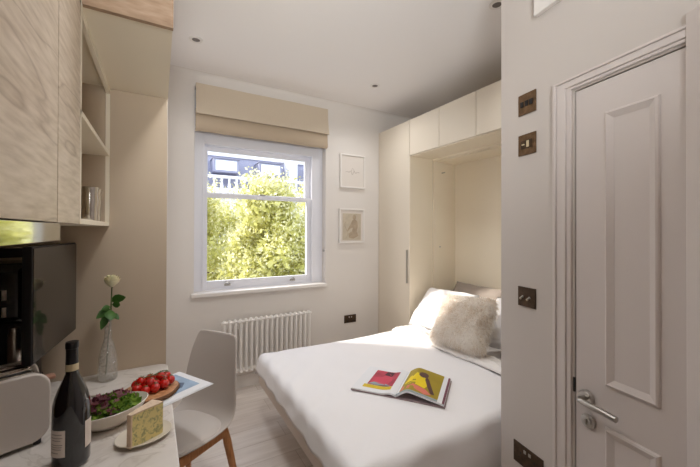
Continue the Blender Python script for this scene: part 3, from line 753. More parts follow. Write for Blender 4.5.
obj('plum_strip', page_surf(1, PW, PL, pr, x0=.955, x1=1.0, y0=.0, y1=1, off=.0012), cm('print_plum', 120, 70, 84), rp, local=True)
def blob(par, sgn, prof, pts, m, off, nm):
    b = NB(); cx = sum(p[0] for p in pts) / len(pts); cy = sum(p[1] for p in pts) / len(pts)
    c = b.verts.new((sgn * cx * PW, (cy - .5) * PL, prof(cx) + off)); rings = [c]
    # radial fan with intermediate ring so the patch follows the page
    mid = []; out = []
    K = len(pts)
    for (x, y) in pts:
        mx, my = (x + cx) / 2, (y + cy) / 2
        mid.append(b.verts.new((sgn * mx * PW, (my - .5) * PL, prof(mx) + off))); out.append(b.verts.new((sgn * x * PW, (y - .5) * PL, prof(x) + off)))
    for i in range(K):
        j = (i + 1) % K; b.faces.new((c, mid[i], mid[j])); b.faces.new((mid[i], out[i], out[j], mid[j]))
    obj(nm, b, m, par, local=True)
blob(rp, 1, pr, [(.10, .34), (.16, .62), (.28, .78), (.42, .74), (.52, .6), (.60, .40), (.55, .26), (.36, .30), (.2, .30)], cm('print_bright_yellow', 236, 206, 20), .0022, 'yellow_garment')
blob(rp, 1, pr, [(.44 + .11 * math.cos(a * PI / 6), .74 + .105 * math.sin(a * PI / 6)) for a in range(12)], cm('print_brown', 92, 62, 56), .0032, 'dark_head')
blob(rp, 1, pr, [(.52, .70), (.58, .62), (.70, .34), (.78, .16), (.70, .15), (.60, .34), (.50, .58)], bpy.data.materials['print_brown'], .003, 'dark_arm')
blob(rp, 1, pr, [(.08, .26), (.30, .30), (.58, .24), (.72, .12), (.60, .07), (.08, .07)], cm('print_pink', 216, 120, 100), .0024, 'pink_cloth')
blob(lp, -1, pl, [(.30, .30), (.24, .50), (.30, .72), (.42, .80), (.50, .62), (.66, .55), (.70, .34)], cm('print_crimson', 206, 70, 92), .0016, 'crimson_figure')
blob(lp, -1, pl, [(.30, .66), (.28, .84), (.46, .86), (.50, .70)], cm('print_dark', 84, 44, 54), .002, 'dark_hair')
blob(lp, -1, pl, [(.2, .26), (.34, .34), (.62, .36), (.72, .27), (.5, .25)], bpy.data.materials['print_bluegrey'], .0024, 'grey_book')

# ------------------------------------------------------------ kitchen: worktop, units
KX = -.213; TY = 2.02; RX = .037
tc_ = thing('tall_cupboard', 'tall taupe cupboard unit at the end of the worktop, reaching the ceiling', 'cupboard', (-.26, 2.6, 0))
b = NB(); box(b, X0 + .004, TY, 0, RX, 3.165, 2.825, .001); obj('carcass', b, M['wallw'], tc_)
b = NB(); box(b, X0 + .004, TY - .006, 0, RX - .002, TY, 2.825); obj('end_panel', b, M['taupe'], tc_, label='taupe end panel facing the worktop')
oh = thing('overhead_cupboard', 'wood-fronted overhead cupboard with cream underside above the shelves', 'cupboard', (-.26, 1.65, 2.15))
b = NB(); box(b, X0 + .004, 1.31, 2.147, RX, TY - .008, 2.825); obj('carcass', b, M['cream'], oh)
b = NB(); box(b, KX + .004, 1.29, 2.143, RX + .002, 1.31, 2.825, .001); obj('front_panel', b, M['oakdark'], oh, label='oak front panel')
b = NB(); box(b, KX - .016, 1.312, 2.120, KX, TY - .008, 2.147, .001); obj('shelf_rail', b, M['cream'], oh)
def wall_cab(y0, y1, label, zb=1.468):
    r = thing('wall_cabinet', label, 'cabinet', (-.39, (y0 + y1) / 2, zb), 0, 'oak-fronted kitchen wall cabinets')
    b = NB(); box(b, X0 + .004, y0 + .001, zb, KX - .021, y1 - .001, 2.82); obj('carcass', b, M['cream'], r)
    b = NB(); box(b, KX - .019, y0 + .002, zb, KX, y1 - .002, 2.815, .001); obj('door', b, M['oak'], r)
    b = NB(); box(b, KX - .019, y0 - .0015, zb, KX - .002, y0 + .0018, 2.815); obj('gap_shade_strip', b, M['bark'], r)  # dark strip coloured to stand in for the shade between doors
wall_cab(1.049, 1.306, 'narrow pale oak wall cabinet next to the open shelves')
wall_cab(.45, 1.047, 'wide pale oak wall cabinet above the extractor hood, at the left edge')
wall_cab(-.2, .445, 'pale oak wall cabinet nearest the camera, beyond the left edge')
hd = thing('extractor_hood', 'polished steel extractor hood strip under the wide oak cabinet', 'hood', (-.39, .76, 1.42))
b = NB(); box(b, X0 + .004, .45, 1.424, KX - .004, 1.075, 1.466, .001); obj('hood_body', b, M['steel'], hd)
b = NB(); box(b, KX - .004, .45, 1.424, KX, 1.075, 1.4655, .0008); obj('hood_front', b, mat('polished_steel', srgb(214, 216, 205), .06, 1.), hd)
sh = thing('open_shelf_unit', 'cream open shelf unit between the oak cabinets and the taupe panel', 'shelf', (-.39, 1.66, 1.468))
b = NB(); box(b, X0 + .004, 1.312, 1.468, KX, TY - .008, 1.486, .001); obj('bottom_board', b, M['cream'], sh)
b = NB(); box(b, X0 + .004, 1.312, 1.81, KX, TY - .026, 1.828, .001); obj('shelf', b, M['cream'], sh)
b = NB(); box(b, X0 + .004, 1.312, 1.486, KX, 1.328, 2.118, .001); obj('side_panel', b, M['cream'], sh)
b = NB(); box(b, X0 + .004, TY - .026, 1.486, KX - .0165, TY - .009, 2.1465); obj('side_panel', b, M['taupe'], sh)
b = NB(); box(b, KX - .0163, TY - .017, 1.486, KX, TY - .009, 2.119); obj('edge_strip', b, M['cream'], sh)
for k, (x, y, lab) in enumerate(((-.262, 1.90, 'wavy polished steel beaker on the lower shelf, the nearer to the taupe panel'), (-.262, 1.815, 'wavy polished steel beaker on the lower shelf, the nearer to the oak cabinets'))):
    b = NB(); lathe(b, [(0, .002), (.029, .0), (.031, .01), (.029, .05), (.034, .09), (.031, .125), (.035, .148), (.033, .148), (.029, .125), (.032, .09), (.027, .05), (.028, .01), (0, .008)], (x, y, 1.4865), 32)
    tag(obj('steel_beaker', b, M['chrome'], smooth=50), lab, 'beaker', 'steel beakers on the lower shelf')
# worktop
b = NB(); R_ = .05
poly = [(X0 + .004, -.9), (.068, -.9), (.060, .9)] + [(.042 - R_ + R_ * math.cos(a), TY - .008 - R_ + R_ * math.sin(a)) for a in [k * PI / 16 for k in range(9)]] + [(X0 + .004, TY - .008)]
prism(b, poly, .72, .75); wt = tag(bevm(obj('worktop', b, M['marble']), .003), 'white veined stone worktop and dining counter', 'worktop')
bc = thing('base_cabinet', 'pale base cabinet under the worktop', 'cabinet', (-.35, .2, 0))
b = NB(); box(b, X0 + .006, -.9, .08, -.16, 1.05, .7195); box(b, X0 + .006, -.88, 0, -.22, 1.03, .08); obj('carcass', b, M['cream'], bc)
for y in (-.88, -.24, .4):
    b = NB(); box(b, -.16, y + .003, .085, -.142, y + .637, .715, .001); obj('door', b, M['oak'], bc)
b = NB(); box(b, X0 + .001, .0, .7505, X0 + .008, TY - .008, 1.465); struct(obj('trim_3', b, M['splash']), 'bronze mirrored splashback behind the worktop', 'splashback')

# TV: local y runs along the screen, x out of the screen
tv = thing('television', 'small flat television hung above the worktop behind the toaster', 'television', (-.366, 1.50, .992), math.radians(-4.83))
b = NB(); box(b, -.030, 0, 0, -.0028, .452, .40, .003); obj('casing', b, M['tvb'], tv, local=True)
b = NB(); box(b, -.003, .004, .006, 0, .448, .394); obj('screen', b, M['screen'], tv, local=True)
b = NB(); box(b, -.045, .20, .26, -.030, .34, .39, .003); obj('wall_bracket', b, M['black'], tv, local=True)
b = NB(); box(b, -.315, .25, .35, -.045, .29, .385, .003); obj('bracket_arm', b, M['black'], tv, local=True)
# coffee machine
cf = thing('coffee_machine', 'black coffee machine with silver trim standing behind the toaster', 'coffee machine', (-.54, 1.79, .7505))
b = NB(); box(b, -.64, 1.70, .7505, -.44, 1.94, .80, .01); box(b, -.64, 1.82, .80, -.44, 1.94, 1.25, .02, 3); obj('body', b, M['black'], cf, smooth=40)
b = NB(); box(b, -.65, 1.68, 1.10, -.43, 1.94, 1.322, .03, 4); obj('brew_head', b, M['blackg'], cf, smooth=40)
for z in (1.192, 1.130):
    b = NB(); box(b, -.494, 1.674, z, -.482, 1.68, z + .036, .001); obj('button', b, M['label'], cf)
b = NB(); tube(b, [(-.54, 1.74, 1.10), (-.54, 1.74, 1.06)], [.018, .012], 14); obj('spout', b, M['steel'], cf, smooth=40)
b = NB(); box(b, -.63, 1.705, .80, -.45, 1.80, .808, .002); obj('drip_tray', b, M['steel'], cf)
kt = thing('steel_flask', 'slim polished steel flask in front of the coffee machine', 'flask', (-.452, 1.652, .7505))
b = NB(); lathe(b, [(0, 0), (.017, 0), (.019, .01), (.019, .31), (.016, .325)], (-.452, 1.652, .7505), 24); obj('flask_body', b, M['steel'], kt, smooth=50)
b = NB(); lathe(b, [(.016, .325), (.014, .345), (0, .347)], (-.452, 1.652, .7505), 24); obj('lid', b, M['steel'], kt, smooth=50)

# toaster : local x along the visible long side, y away, z up
ts = thing('toaster', 'white two-slice toaster with a chrome top at the left of the worktop', 'toaster', (-.308, 1.452, .7505), math.radians(23))
def rr_prism(b, x0, x1, z0, z1, r, y0, y1, n=8, inset=0):
    pts = []
    for (cx, cz, a0) in ((x1 - r, z1 - r, 0), (x0 + r, z1 - r, 90), (x0 + r, z0 + r, 180), (x1 - r, z0 + r, 270)):
        for k in range(n + 1):
            a = math.radians(a0 + 90 * k / n); pts.append((cx + r * math.cos(a), cz + r * math.sin(a)))
    A = [b.verts.new((x, y0, z)) for x, z in pts]; B = [b.verts.new((x, y1, z)) for x, z in pts]
    b.faces.new(A); b.faces.new(list(reversed(B)))
    for i in range(len(pts)):
        j = (i + 1) % len(pts); b.faces.new((A[i], B[i], B[j], A[j]))
W_ = .25
b = NB(); rr_prism(b, -W_, 0, .012, .235, .05, 0, .016); o = obj('front_cheek', b, M['toast'], ts, local=True, smooth=40); bevm(o, .006, 3)
b = NB(); rr_prism(b, -W_, 0, .012, .235, .05, .174, .190); o = obj('rear_cheek', b, M['toast'], ts, local=True, smooth=40); bevm(o, .006, 3)
b = NB(); rr_prism(b, -W_ + .006, -.006, .016, .226, .045, .0155, .1745); obj('chrome_body', b, M['steel'], ts, local=True, smooth=40)
b = NB()
for y in (.046, .108): box(b, -W_ + .04, y, .224, -.04, y + .034, .2275, .001)
obj('toast_slots', b, M['black'], ts, local=True)
b = NB()
for y in (.042, .084, .104, .146): tube(b, [(-W_ + .035, y, .229), (-.035, y, .229)], .0028, 8)
obj('slot_rims', b, M['chrome'], ts, local=True)
b = NB(); box(b, -.0065, .090, .08, -.0045, .098, .205); obj('lever_slot', b, M['black'], ts, local=True)
b = NB(); box(b, -.005, .078, .176, .028, .110, .189, .003); obj('lever', b, M['copper'], ts, local=True)
b = NB(); t = NB(); lathe(t, [(0, .014), (.014, .013), (.016, 0)], n=20); merge(b, t, Matrix.Translation((-.005, .12, .06)) @ Matrix.Rotation(PI / 2, 4, 'Y')); obj('dial', b, M['steel'], ts, local=True, smooth=40)
for (x, y) in ((-.22, .02), (-.03, .02), (-.22, .165), (-.03, .165)):
    b = NB(); lathe(b, [(0, 0), (.01, 0), (.01, .014), (0, .014)], (x, y, 0), 12); obj('foot', b, M['black'], ts, local=True)

# wine bottle
BX, BY = -.2245, 1.281; r = thing('wine_bottle', 'dark red wine bottle with cream label in the foreground of the worktop', 'bottle', (BX, BY, .7505))
BS = 1.045
pf = [(0, .006), (.03, .0), (.041, .004), (.0435, .012), (.0435, .150), (.0425, .175), (.038, .198), (.030, .222), (.020, .245), (.0150, .262), (.0140, .285), (.0137, .30)]
b = NB(); lathe(b, [(r_ * BS, z_ * BS) for r_, z_ in pf], (BX, BY, .7505), 48); obj('glass_body', b, M['bottle'], r, smooth=60)
b = NB(); lathe(b, [(r_ * BS, z_ * BS) for r_, z_ in [(.0148, .283), (.0143, .30), (.0141, .33), (.0156, .331), (.0156, .345), (.0146, .349), (0, .349)]], (BX, BY, .7505), 32); obj('capsule', b, M['foil'], r, smooth=40)
b = NB(); lathe(b, [(r_ * BS, z_ * BS) for r_, z_ in [(.0156, .268), (.0153, .272), (.0151, .282), (.0150, .287)]], (BX, BY, .7505), 32); obj('neck_band', b, M['labelg'], r, smooth=True)
def arc_label(a0, a1, z0, z1, rad=.0441):
    b = NB(); n = 20; rows = []; rad = rad * BS; z0 = z0 * BS; z1 = z1 * BS
    for i in range(n + 1):
        a = math.radians(a0 + (a1 - a0) * i / n)
        rows.append((b.verts.new((BX + rad * math.cos(a), BY + rad * math.sin(a), .7505 + z0)), b.verts.new((BX + rad * math.cos(a), BY + rad * math.sin(a), .7505 + z1))))
    for p, q in zip(rows, rows[1:]): b.faces.new((p[0], q[0], q[1], p[1]))
    return b
fl_ = obj('rear_label', arc_label(196, 262, .045, .118), M['label'], r, smooth=True, label='cream paper label facing left')
obj('front_label', arc_label(-38, 18, .05, .125), M['label'], r, smooth=True)
for z, a0, a1 in ((.106, 212, 252), (.097, 208, 254), (.09, 214, 248), (.078, 206, 254), (.072, 206, 252), (.066, 206, 250), (.056, 206, 240)):
    obj('print_line', arc_label(a0, a1, z, z + .0022, .0443), M['ink'], fl_)

# salad bowl
SBX, SBY, SA = -.150, 1.470, math.radians(22)
sb = thing('salad_bowl', 'cream ceramic bowl of salad beside the wine bottle', 'bowl', (SBX, SBY, .7505), SA); sb.scale = (1.08, 1.08, 1.08)
b = NB(); lathe(b, [(0, .002), (.04, 0), (.05, .004), (.078, .026), (.093, .052), (.098, .062), (.096, .063), (.090, .052), (.074, .028), (.045, .009), (0, .008)], (0, 0, 0), 48, 1.08, .82, fn=lambda a, z: 1 + .07 * max(0, z / .06) * abs(math.cos(a)) ** 6)
obj('bowl', b, M['ceram'], sb, local=True, smooth=50)
def leaves(n, size, dome, mt, seed, sel=None, par=None, nm='leaves', rx=.076, ry=.058, z0=.052):
    random.seed(seed); b = NB()
    for i in range(n):
        while True:
            x, y = random.uniform(-1, 1), random.uniform(-1, 1)
            if x * x + y * y < 1 and (sel is None or sel(x, y)): break
        z = z0 + dome * (1 - (x * x + y * y)) + random.uniform(-.004, .006)
        s = size * random.uniform(.7, 1.3)
        Rm = Matrix.Translation((x * rx, y * ry, z)) @ Matrix.Rotation(random.uniform(0, 6.28), 4, 'Z') @ Matrix.Rotation(random.uniform(-.9, .9), 4, 'X') @ Matrix.Rotation(random.uniform(-.7, .7), 4, 'Y')
        g = []; q = 5; ph = random.uniform(0, 6)
        for a in range(q):
            row = []
            for c in range(q):
                u, v = a / (q - 1) * 2 - 1, c / (q - 1) * 2 - 1
                w = math.sqrt(max(0, 1 - u * u * .85)); 
                row.append(b.verts.new(Rm @ Vector((u * s, v * s * .62 * w, .3 * s * math.sin(u * 3 + ph) * v + .22 * s * math.sin(v * 5 + ph) + .2 * s * u * u))))
            g.append(row)
        for a in range(q - 1):
            for c in range(q - 1): b.faces.new((g[a][c], g[a + 1][c], g[a + 1][c + 1], g[a][c + 1]))
    return b
o = obj('green_leaves', leaves(230, .019, .024, M['lettuce'], 1, lambda x, y: x > -.55 or y < .2), M['lettuce'], sb, local=True, smooth=True, label='green salad leaves'); o['kind'] = 'stuff'
o = obj('red_leaves', leaves(80, .019, .038, M['radic'], 2, lambda x, y: (x < -.15 and y > -.5) or y > .25 or random.random() < .12), M['radic'], sb, local=True, smooth=True, label='purple salad leaves'); o['kind'] = 'stuff'

# plate + cheese
b = NB(); lathe(b, [(0, .002), (.045, 0), (.05, .003), (.078, .010), (.084, .014), (.082, .0155), (.074, .012), (.05, .006), (0, .005)], (0, 0, 0), 48, 1.0, .86)
o = obj('side_plate', b, M['plate'], local=True, smooth=50); o.location = (-.040, 1.322, .7505); o.rotation_euler = (0, 0, .25); tag(o, 'small stoneware plate under the wedge of blue cheese', 'plate')
ch = thing('cheese_wedge', 'wedge of blue-veined cheese standing on the small plate', 'cheese', (-.034, 1.30, .757))
A = [(-.073, 1.257), (.014, 1.309), (-.018, 1.338), (-.083, 1.268)]
b = NB(); n = 10
def cw(A, z0, z1, ins=0):
    prism(b, A, z0, z1)
cw(A, .758, .860); bmesh.ops.subdivide_edges(b, edges=b.edges[:], cuts=4, use_grid_fill=True)
for v in b.verts: v.co += Vector((noise.noise(v.co * 40), noise.noise(v.co * 40 + Vector((5, 0, 0))), noise.noise(v.co * 30) * .6)) * .003
obj('paste', b, M['cheese'], ch, smooth=30)
b = NB()
prism(b, [(-.074, 1.254), (-.070, 1.257), (-.0825, 1.2695), (-.086, 1.267)], .7578, .862)
prism(b, [(-.086, 1.267), (-.0825, 1.2655), (-.017, 1.337), (-.019, 1.341)], .7578, .862)
prism(b, [(-.074, 1.2555), (.015, 1.3085), (-.018, 1.339), (-.085, 1.268)], .8605, .8645)
bmesh.ops.subdivide_edges(b, edges=b.edges[:], cuts=2, use_grid_fill=True)
for v in b.verts: v.co += Vector((noise.noise(v.co * 60), noise.noise(v.co * 60 + Vector((5, 0, 0))), noise.noise(v.co * 50))) * .0015
obj('rind', b, M['rind'], ch, label='pale pinkish rind')

# magazine under the board, hanging off the counter edge
m2 = thing('open_magazine', 'open magazine with blue picture sticking out past the counter edge', 'magazine', (.217 - .5 * .125 - .86 * .15, 1.622 + .86 * .125 - .5 * .15, .7505), math.atan2(.5, .86))
q1 = NB(); box(q1, -.15, -.125, 0, .15, .125, .003, .0008); obj('lower_pages', q1, M['paper'], m2, local=True)
q1 = NB(); box(q1, -.15, -.119, .003, .146, .123, .0055, .0008); tp = obj('top_page', q1, M['paper'], m2, local=True)
q1 = NB(); box(q1, -.10, -.075, .0056, .115, .105, .0061); pb_ = obj('blue_picture', q1, mat('print_sky', srgb(150, 172, 196), .5, var=.18, vscale=12), tp, local=True)
q1 = NB(); prism(q1, [(-.02, -.03), (.05, -.045), (.085, -.01), (.06, .03), (.02, .05), (-.02, .02)], .0061, .0064); obj('dark_shape', q1, cm('print_navy', 84, 98, 120, var=.3, vscale=40), pb_, local=True)
# wooden board
wb = thing('serving_board', 'round wooden serving board with bark edge holding the tomatoes', 'board', (-.028, 1.646, .757))
b = NB(); fnb = lambda a, z: 1 + .02 * math.sin(3 * a) + .012 * math.sin(7 * a + 1)
lathe(b, [(0, .019), (.101, .019), (.1035, .018)], (-.028, 1.646, .757), 56, 1, 1, fnb); lathe(b, [(0, .0), (.101, .0)], (-.028, 1.646, .757), 56, 1, 1, fnb); obj('board_top', b, M['boardw'], wb)
b = NB(); lathe(b, [(.101, .0), (.108, .004), (.110, .010), (.107, .016), (.1035, .018)], (-.028, 1.646, .757), 56, 1, 1, fnb); obj('bark_rim', b, M['bark'], wb, smooth=True)
# tomatoes
random.seed(11)
tl = [(.045, 1.655), (.022, 1.622), (-.012, 1.600), (-.046, 1.592), (.020, 1.675), (-.010, 1.645), (-.042, 1.632), (-.075, 1.620), (.030, 1.705), (-.006, 1.690), (-.045, 1.680), (-.080, 1.668)]
up = [(.008, 1.662, .812), (-.030, 1.656, .813), (-.028, 1.615, .812), (-.062, 1.645, .812)]
vp = []
def tomato(x, y, z, rr, lab):
    r = thing('cherry_tomato', lab, 'tomato', (x, y, z - rr), random.uniform(0, 6), 'cherry tomatoes on the wooden board')
    b = NB(); ball(b, (0, 0, rr), rr, (1, 1, .94), 20, 14); obj('fruit', b, M['tomato'], r, local=True, smooth=True)
    b = NB()
    for k in range(5):
        a = k * 2 * PI / 5; d = Vector((math.cos(a), math.sin(a), 0)); e = Vector((-d.y, d.x, 0)); z_ = rr * 1.95
        quad(b, Vector((0, 0, z_)) - e * .0012, Vector((0, 0, z_)) + e * .0012, d * rr * .5 + e * .0016 + Vector((0, 0, z_ + .001)), d * rr * .75 + Vector((0, 0, z_ - .002)))
    tube(b, [(0, 0, z_ - .002), (.001, .001, z_ + .006)], .0011, 6)
    obj('calyx', b, M['vine'], r, local=True)
for (x, y) in tl:
    rr = random.uniform(.0185, .0205); tomato(x, y, .777 + rr, rr, 'glossy red cherry tomato on the round wooden board')
for (x, y, z) in up: tomato(x, y, z + .005, .0185, 'glossy red cherry tomato on the round wooden board')
b = NB(); tube(b, [(-.085, 1.64, .815), (-.05, 1.635, .833), (-.015, 1.64, .836), (.015, 1.675, .834), (.035, 1.70, .822)], .0022, 8); tube(b, [(-.015, 1.64, .836), (.012, 1.63, .832), (.035, 1.64, .815)], .0015, 6)
tag(obj('tomato_vine', b, M['vine'], smooth=True), 'thin green vine stem lying across the tomatoes', 'stem')
# fork
b = NB(); box(b, -.07, -.006, .004, .02, .006, .0065, .001); box(b, .02, -.003, .004, .06, .003, .0065, .001); box(b, .06, -.010, .0035, .075, .010, .006, .001)
for k in (-.0085, -.003, .003, .0085): box(b, .075, k - .0013, .004, .115, k + .0013, .006)
o = obj('fork', b, M['steel'], local=True); o.location = (-.225, 1.745, .7475); o.rotation_euler = (0, 0, -.25); tag(o, 'steel fork lying behind the salad bowl', 'fork')

# vase + rose
VX, VY = -.205, 1.915
vs = thing('glass_vase', 'slim textured clear glass bottle vase holding one rose', 'vase', (VX, VY, .7505))
b = NB(); lathe(b, [(0, .004), (.032, .0), (.037, .006), (.0375, .07), (.035, .11), (.026, .155), (.016, .19), (.0135, .23), (.0145, .275), (.0165, .28), (.0145, .281), (.0125, .275), (.0115, .23), (.0135, .19), (.023, .155), (.031, .11), (.034, .07), (.033, .01), (0, .008)], (VX, VY, .7505), 48, fn=lambda a, z: 1 + (.018 * math.sin(12 * a + z * 60) if z < .16 else 0))
obj('vase_glass', b, M['vase'], vs, smooth=60)
rs = thing('white_rose', 'single cream white rose standing in the glass vase', 'rose', (VX, VY, .77))
b = NB(); tube(b, [(VX - .008, VY, .775), (VX + .002, VY, .95), (VX + .010, VY, 1.05), (VX + .014, VY, 1.19)], .0028, 8); obj('stem', b, M['vine'], rs, smooth=True)
b = NB(); random.seed(4); RCN = Vector((VX + .014, VY - .004, 1.185))
def petal(b, ang, op, size, hgt, curl):
    g = []; n = 7
    for i in range(n):
        t = i / (n - 1); row = []
        for j in range(n):
            s = (j / (n - 1) * 2 - 1)
            wd = size * math.sin(PI * (.12 + .68 * t)) * .95
            rad = op * (.25 + .75 * math.sin(PI / 2 * min(1, t * 1.5))) * (1 - .14 * s * s) * (1 - .10 * (1 - curl) * t) + curl * max(0, t - .72) * .022
            z = hgt * (t - .06 * s * s) - curl * max(0, t - .75) ** 2 * .06
            a = ang + s * wd / max(.008, rad + .006)
            row.append(b.verts.new(RCN + Vector((rad * math.cos(a), rad * math.sin(a), z))))
        g.append(row)
    for i in range(n - 1):
        for j in range(n - 1): b.faces.new((g[i][j], g[i + 1][j], g[i + 1][j + 1], g[i][j + 1]))
for (k, op, sz, hg, cu_) in ((5, .030, .030, .040, 1.), (5, .028, .028, .048, .6), (5, .022, .024, .053, .3), (4, .015, .018, .055, .1), (3, .008, .011, .055, 0)):
    for i in range(k): petal(b, i * 2 * PI / k + random.random() * .5 + k, op, sz, hg, cu_)
lathe(b, [(.0, -.002), (.010, .0), (.016, .008), (.018, .02)], RCN, 16)
obj('bloom', b, M['rose'], rs, smooth=True)
def rleaf(b, base, d, L_, w):
    d = Vector(d).normalized(); e = d.cross(Vector((.3, -1, .4))).normalized(); nrm = d.cross(e); n = 8; g = []
    for i in range(n + 1):
        t = i / n; c = Vector(base) + d * L_ * t + Vector((0, 0, -.25 * L_ * t * t)); ww = w * math.sin(PI * min(1, t * .97 + .03)) ** .8 * (1 - .25 * t) + .0002
        ww *= 1 + .08 * (i % 2)
        g.append([b.verts.new(c - e * ww + nrm * ww * .25), b.verts.new(c), b.verts.new(c + e * ww + nrm * ww * .25)])
    for p, q in zip(g, g[1:]):
        for k in (0, 1): b.faces.new((p[k], q[k], q[k + 1], p[k + 1]))
for (base, d, L_, w) in (((VX + .003, VY, 1.115), (.9, -.3, .55), .062, .019), ((VX + .008, VY - .006, 1.10), (.75, -.6, .25), .038, .016), ((VX, VY - .004, 1.09), (-.6, -.5, .1), .035, .012), ((VX - .002, VY - .004, 1.08), (-.75, -.4, -.3), .05, .017), ((VX + .002, VY - .006, 1.075), (.1, -.8, -.35), .05, .022), ((VX - .006, VY - .006, 1.06), (-.45, -.5, -.9), .055, .016), ((VX + .01, VY - .01, 1.06), (.55, -.5, -.35), .035, .011)):
    base = (base[0] + .008, base[1], base[2]); L_ *= 1.15; w *= 1.12
    b = NB(); rleaf(b, base, d, L_, w); tube(b, [(VX + .010, VY, base[2] - .006), base], .0012, 6); obj('leaf', b, M['rleaf'], rs, smooth=True)

# ------------------------------------------------------------ chair (local +x forward)
cr = thing('dining_chair', 'light grey tulip shell chair with wooden legs at the counter', 'chair', (.101, 1.842, 0), math.radians(214.8))
def shell():
    b = NB()
    prof = [(.215, .432, .16), (.19, .442, .185), (.12, .437, .2), (.02, .428, .205), (-.08, .428, .205), (-.14, .44, .203), (-.175, .475, .20), (-.194, .53, .202), (-.208, .60, .198), (-.222, .68, .188), (-.236, .76, .173), (-.247, .815, .159), (-.253, .842, .148), (-.256, .856, .128)]
    n = 14; g = []
    for k, (x, z, w) in enumerate(prof):
        row = []
        back = min(1, max(0, (z - .44) / .15)); 
        for j in range(n + 1):
            s = -1 + 2 * j / n
            xx = x + back * .034 * s * s * (1 if z < .8 else .7) - (0 if k > 1 else .02 * s * s)
            zz = z + (1 - back) * .022 * abs(s) ** 3 + (.003 * s * s if z > .8 else 0)
            row.append(b.verts.new((xx, s * w, zz)))
        g.append(row)
    for p, q in zip(g, g[1:]):
        for j in range(n): b.faces.new((p[j], q[j], q[j + 1], p[j + 1]))
    return b
o = obj('seat_shell', shell(), M['shell'], cr, local=True, smooth=True); md = o.modifiers.new('th', 'SOLIDIFY'); md.thickness = .012; md.offset = 0; sub(o)
b = NB(); n = 40
def pad():
    rings = []
    for (k, z) in ((.0, .470), (.5, .470), (.82, .466), (.95, .457), (.985, .448), (.96, .440), (.0, .440)):
        ring = []
        for i in range(n):
            a = 2 * PI * i / n; c, s = math.cos(a), math.sin(a)
            q = (abs(c) ** 3 + abs(s) ** 3) ** (-1 / 3)
            ring.append(b.verts.new((.02 + k * q * c * .19 + (0 if k else i * 1e-6), k * q * s * .190, z)))
        rings.append(ring)
    for p, q in zip(rings, rings[1:]):
        for i in range(n): b.faces.new((p[i], p[(i + 1) % n], q[(i + 1) % n], q[i]))
pad(); bmesh.ops.remove_doubles(b, verts=b.verts, dist=.0005); obj('seat_cushion', b, M['pad'], cr, local=True, smooth=True)
for (sx, sy) in ((1, 1), (1, -1), (-1, 1), (-1, -1)):
    b = NB(); p0 = Vector((sx * .145, sy * .150, .415)); p1 = Vector((sx * .215 + .0, sy * .205, 0.0)); pts = [p0.lerp(p1, t) for t in (0, .15, .5, 1)]
    tube(b, pts, [.017, .021, .018, .011], 12); obj('leg', b, M['beech'], cr, local=True, smooth=50)
b = NB()
for s in (1, -1):
    box(b, -.155, s * .152 - .011, .385, .155, s * .152 + .011, .425, .004); box(b, s * .148 - .011, -.15, .3852, s * .148 + .011, .15, .4248, .004)
obj('seat_frame', b, M['beech'], cr, local=True)

cr.scale = (.96, .96, 1.03)
# ------------------------------------------------------------ lights, world, camera
w = bpy.data.worlds.new('sky'); S.world = w; w.use_nodes = True; nt = w.node_tree
sky = nt.nodes.new('ShaderNodeTexSky'); sky.sky_type = 'NISHITA'; sky.sun_disc = False; sky.sun_elevation = math.radians(34); sky.sun_rotation = math.radians(-57); sky.air_density = 1.; sky.dust_density = 3
bg = nt.nodes['Background']; mxs = nt.nodes.new('ShaderNodeMix'); mxs.data_type = 'RGBA'; mxs.inputs[0].default_value = .75
mxs.inputs[7].default_value = (.88, .97, 1.13, 1)
sc2 = nt.nodes.new('ShaderNodeVectorMath'); sc2.operation = 'SCALE'; sc2.inputs[3].default_value = .15
nt.links.new(sky.outputs[0], sc2.inputs[0]); nt.links.new(sc2.outputs[0], mxs.inputs[6]); nt.links.new(mxs.outputs[2], bg.inputs[0]); bg.inputs[1].default_value = 2.7
def light(name, kind, loc, energy, col=(1, 1, 1), size=None, sy=None, target=None, rot=None):
    l = bpy.data.lights.new(name, kind); l.energy = energy; l.color = col
    if size: 
        l.size = size
        if sy: l.shape = 'RECTANGLE'; l.size_y = sy
    o = bpy.data.objects.new(name, l); C.objects.link(o); o.location = loc
    if target is not None: o.rotation_euler = (Vector(target) - Vector(loc)).to_track_quat('-Z', 'Y').to_euler()
    return o
su = bpy.data.lights.new('sun', 'SUN'); su.energy = 5.2; su.angle = math.radians(3.0); su.color = (1, .95, .87)
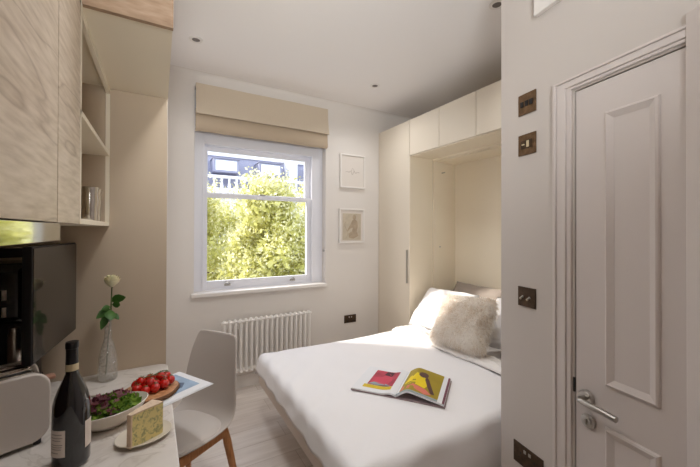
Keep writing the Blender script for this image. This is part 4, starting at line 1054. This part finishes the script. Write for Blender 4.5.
so = bpy.data.objects.new('sun', su); C.objects.link(so); so.rotation_euler = Vector((1.15, -1., -.87)).to_track_quat('-Z', 'Y').to_euler()
p = light('window_portal', 'AREA', (.89, 3.45, 1.58), 1, size=1.26, sy=1.3, target=(.89, 0, 1.58)); p.data.cycles.is_portal = True
bf = light('ceiling_fill', 'AREA', (-.12, -.62, 1.9), 14, (.94, .98, 1.0), size=.5, sy=.5, target=(.55, 1.1, 2.83)); bf.data.spread = math.radians(95)  # added fill lamp behind the camera, brightens the ceiling
for (x, y, e) in ((.224, 2.635, 8), (1.772, 2.618, 24), (1.776, 1.305, 28), (.32, 1.45, 42)):  # added fill spots at the downlights; the last, over the kitchen, has no fitting
    l = bpy.data.lights.new('fill_spot', 'SPOT'); l.energy = e; l.spot_size = math.radians(150); l.spot_blend = 1; l.shadow_soft_size = .12; l.color = (.98, .99, 1)
    o = bpy.data.objects.new('fill_spot', l); C.objects.link(o); o.location = (x, y, ZC - .03)

cam = bpy.data.cameras.new('camera'); co = bpy.data.objects.new('camera', cam); C.objects.link(co); S.camera = co
cam.sensor_fit = 'HORIZONTAL'; cam.sensor_width = 36; cam.lens = 332.51 / 700 * 36; cam.shift_y = -4.589 / 700; cam.clip_start = .02
yaw, pitch, roll = .521097, .0051624, .0028346
fwd = Vector((math.sin(yaw) * math.cos(pitch), math.cos(yaw) * math.cos(pitch), math.sin(pitch))); rt = Vector((math.cos(yaw), -math.sin(yaw), 0)); up_ = rt.cross(fwd)
r1 = rt * math.cos(roll) + up_ * math.sin(roll); u1 = -rt * math.sin(roll) + up_ * math.cos(roll)
co.matrix_world = Matrix(((r1.x, u1.x, -fwd.x, 0), (r1.y, u1.y, -fwd.y, 0), (r1.z, u1.z, -fwd.z, H), (0, 0, 0, 1)))
S.view_settings.view_transform = 'Standard'; S.view_settings.look = 'None'; S.view_settings.exposure = .15
S.cycles.max_bounces = 10; S.cycles.diffuse_bounces = 6; S.cycles.transparent_max_bounces = 12; S.cycles.sample_clamp_indirect = 6
S.cycles.use_denoising = True; S.cycles.caustics_reflective = False; S.cycles.caustics_refractive = False
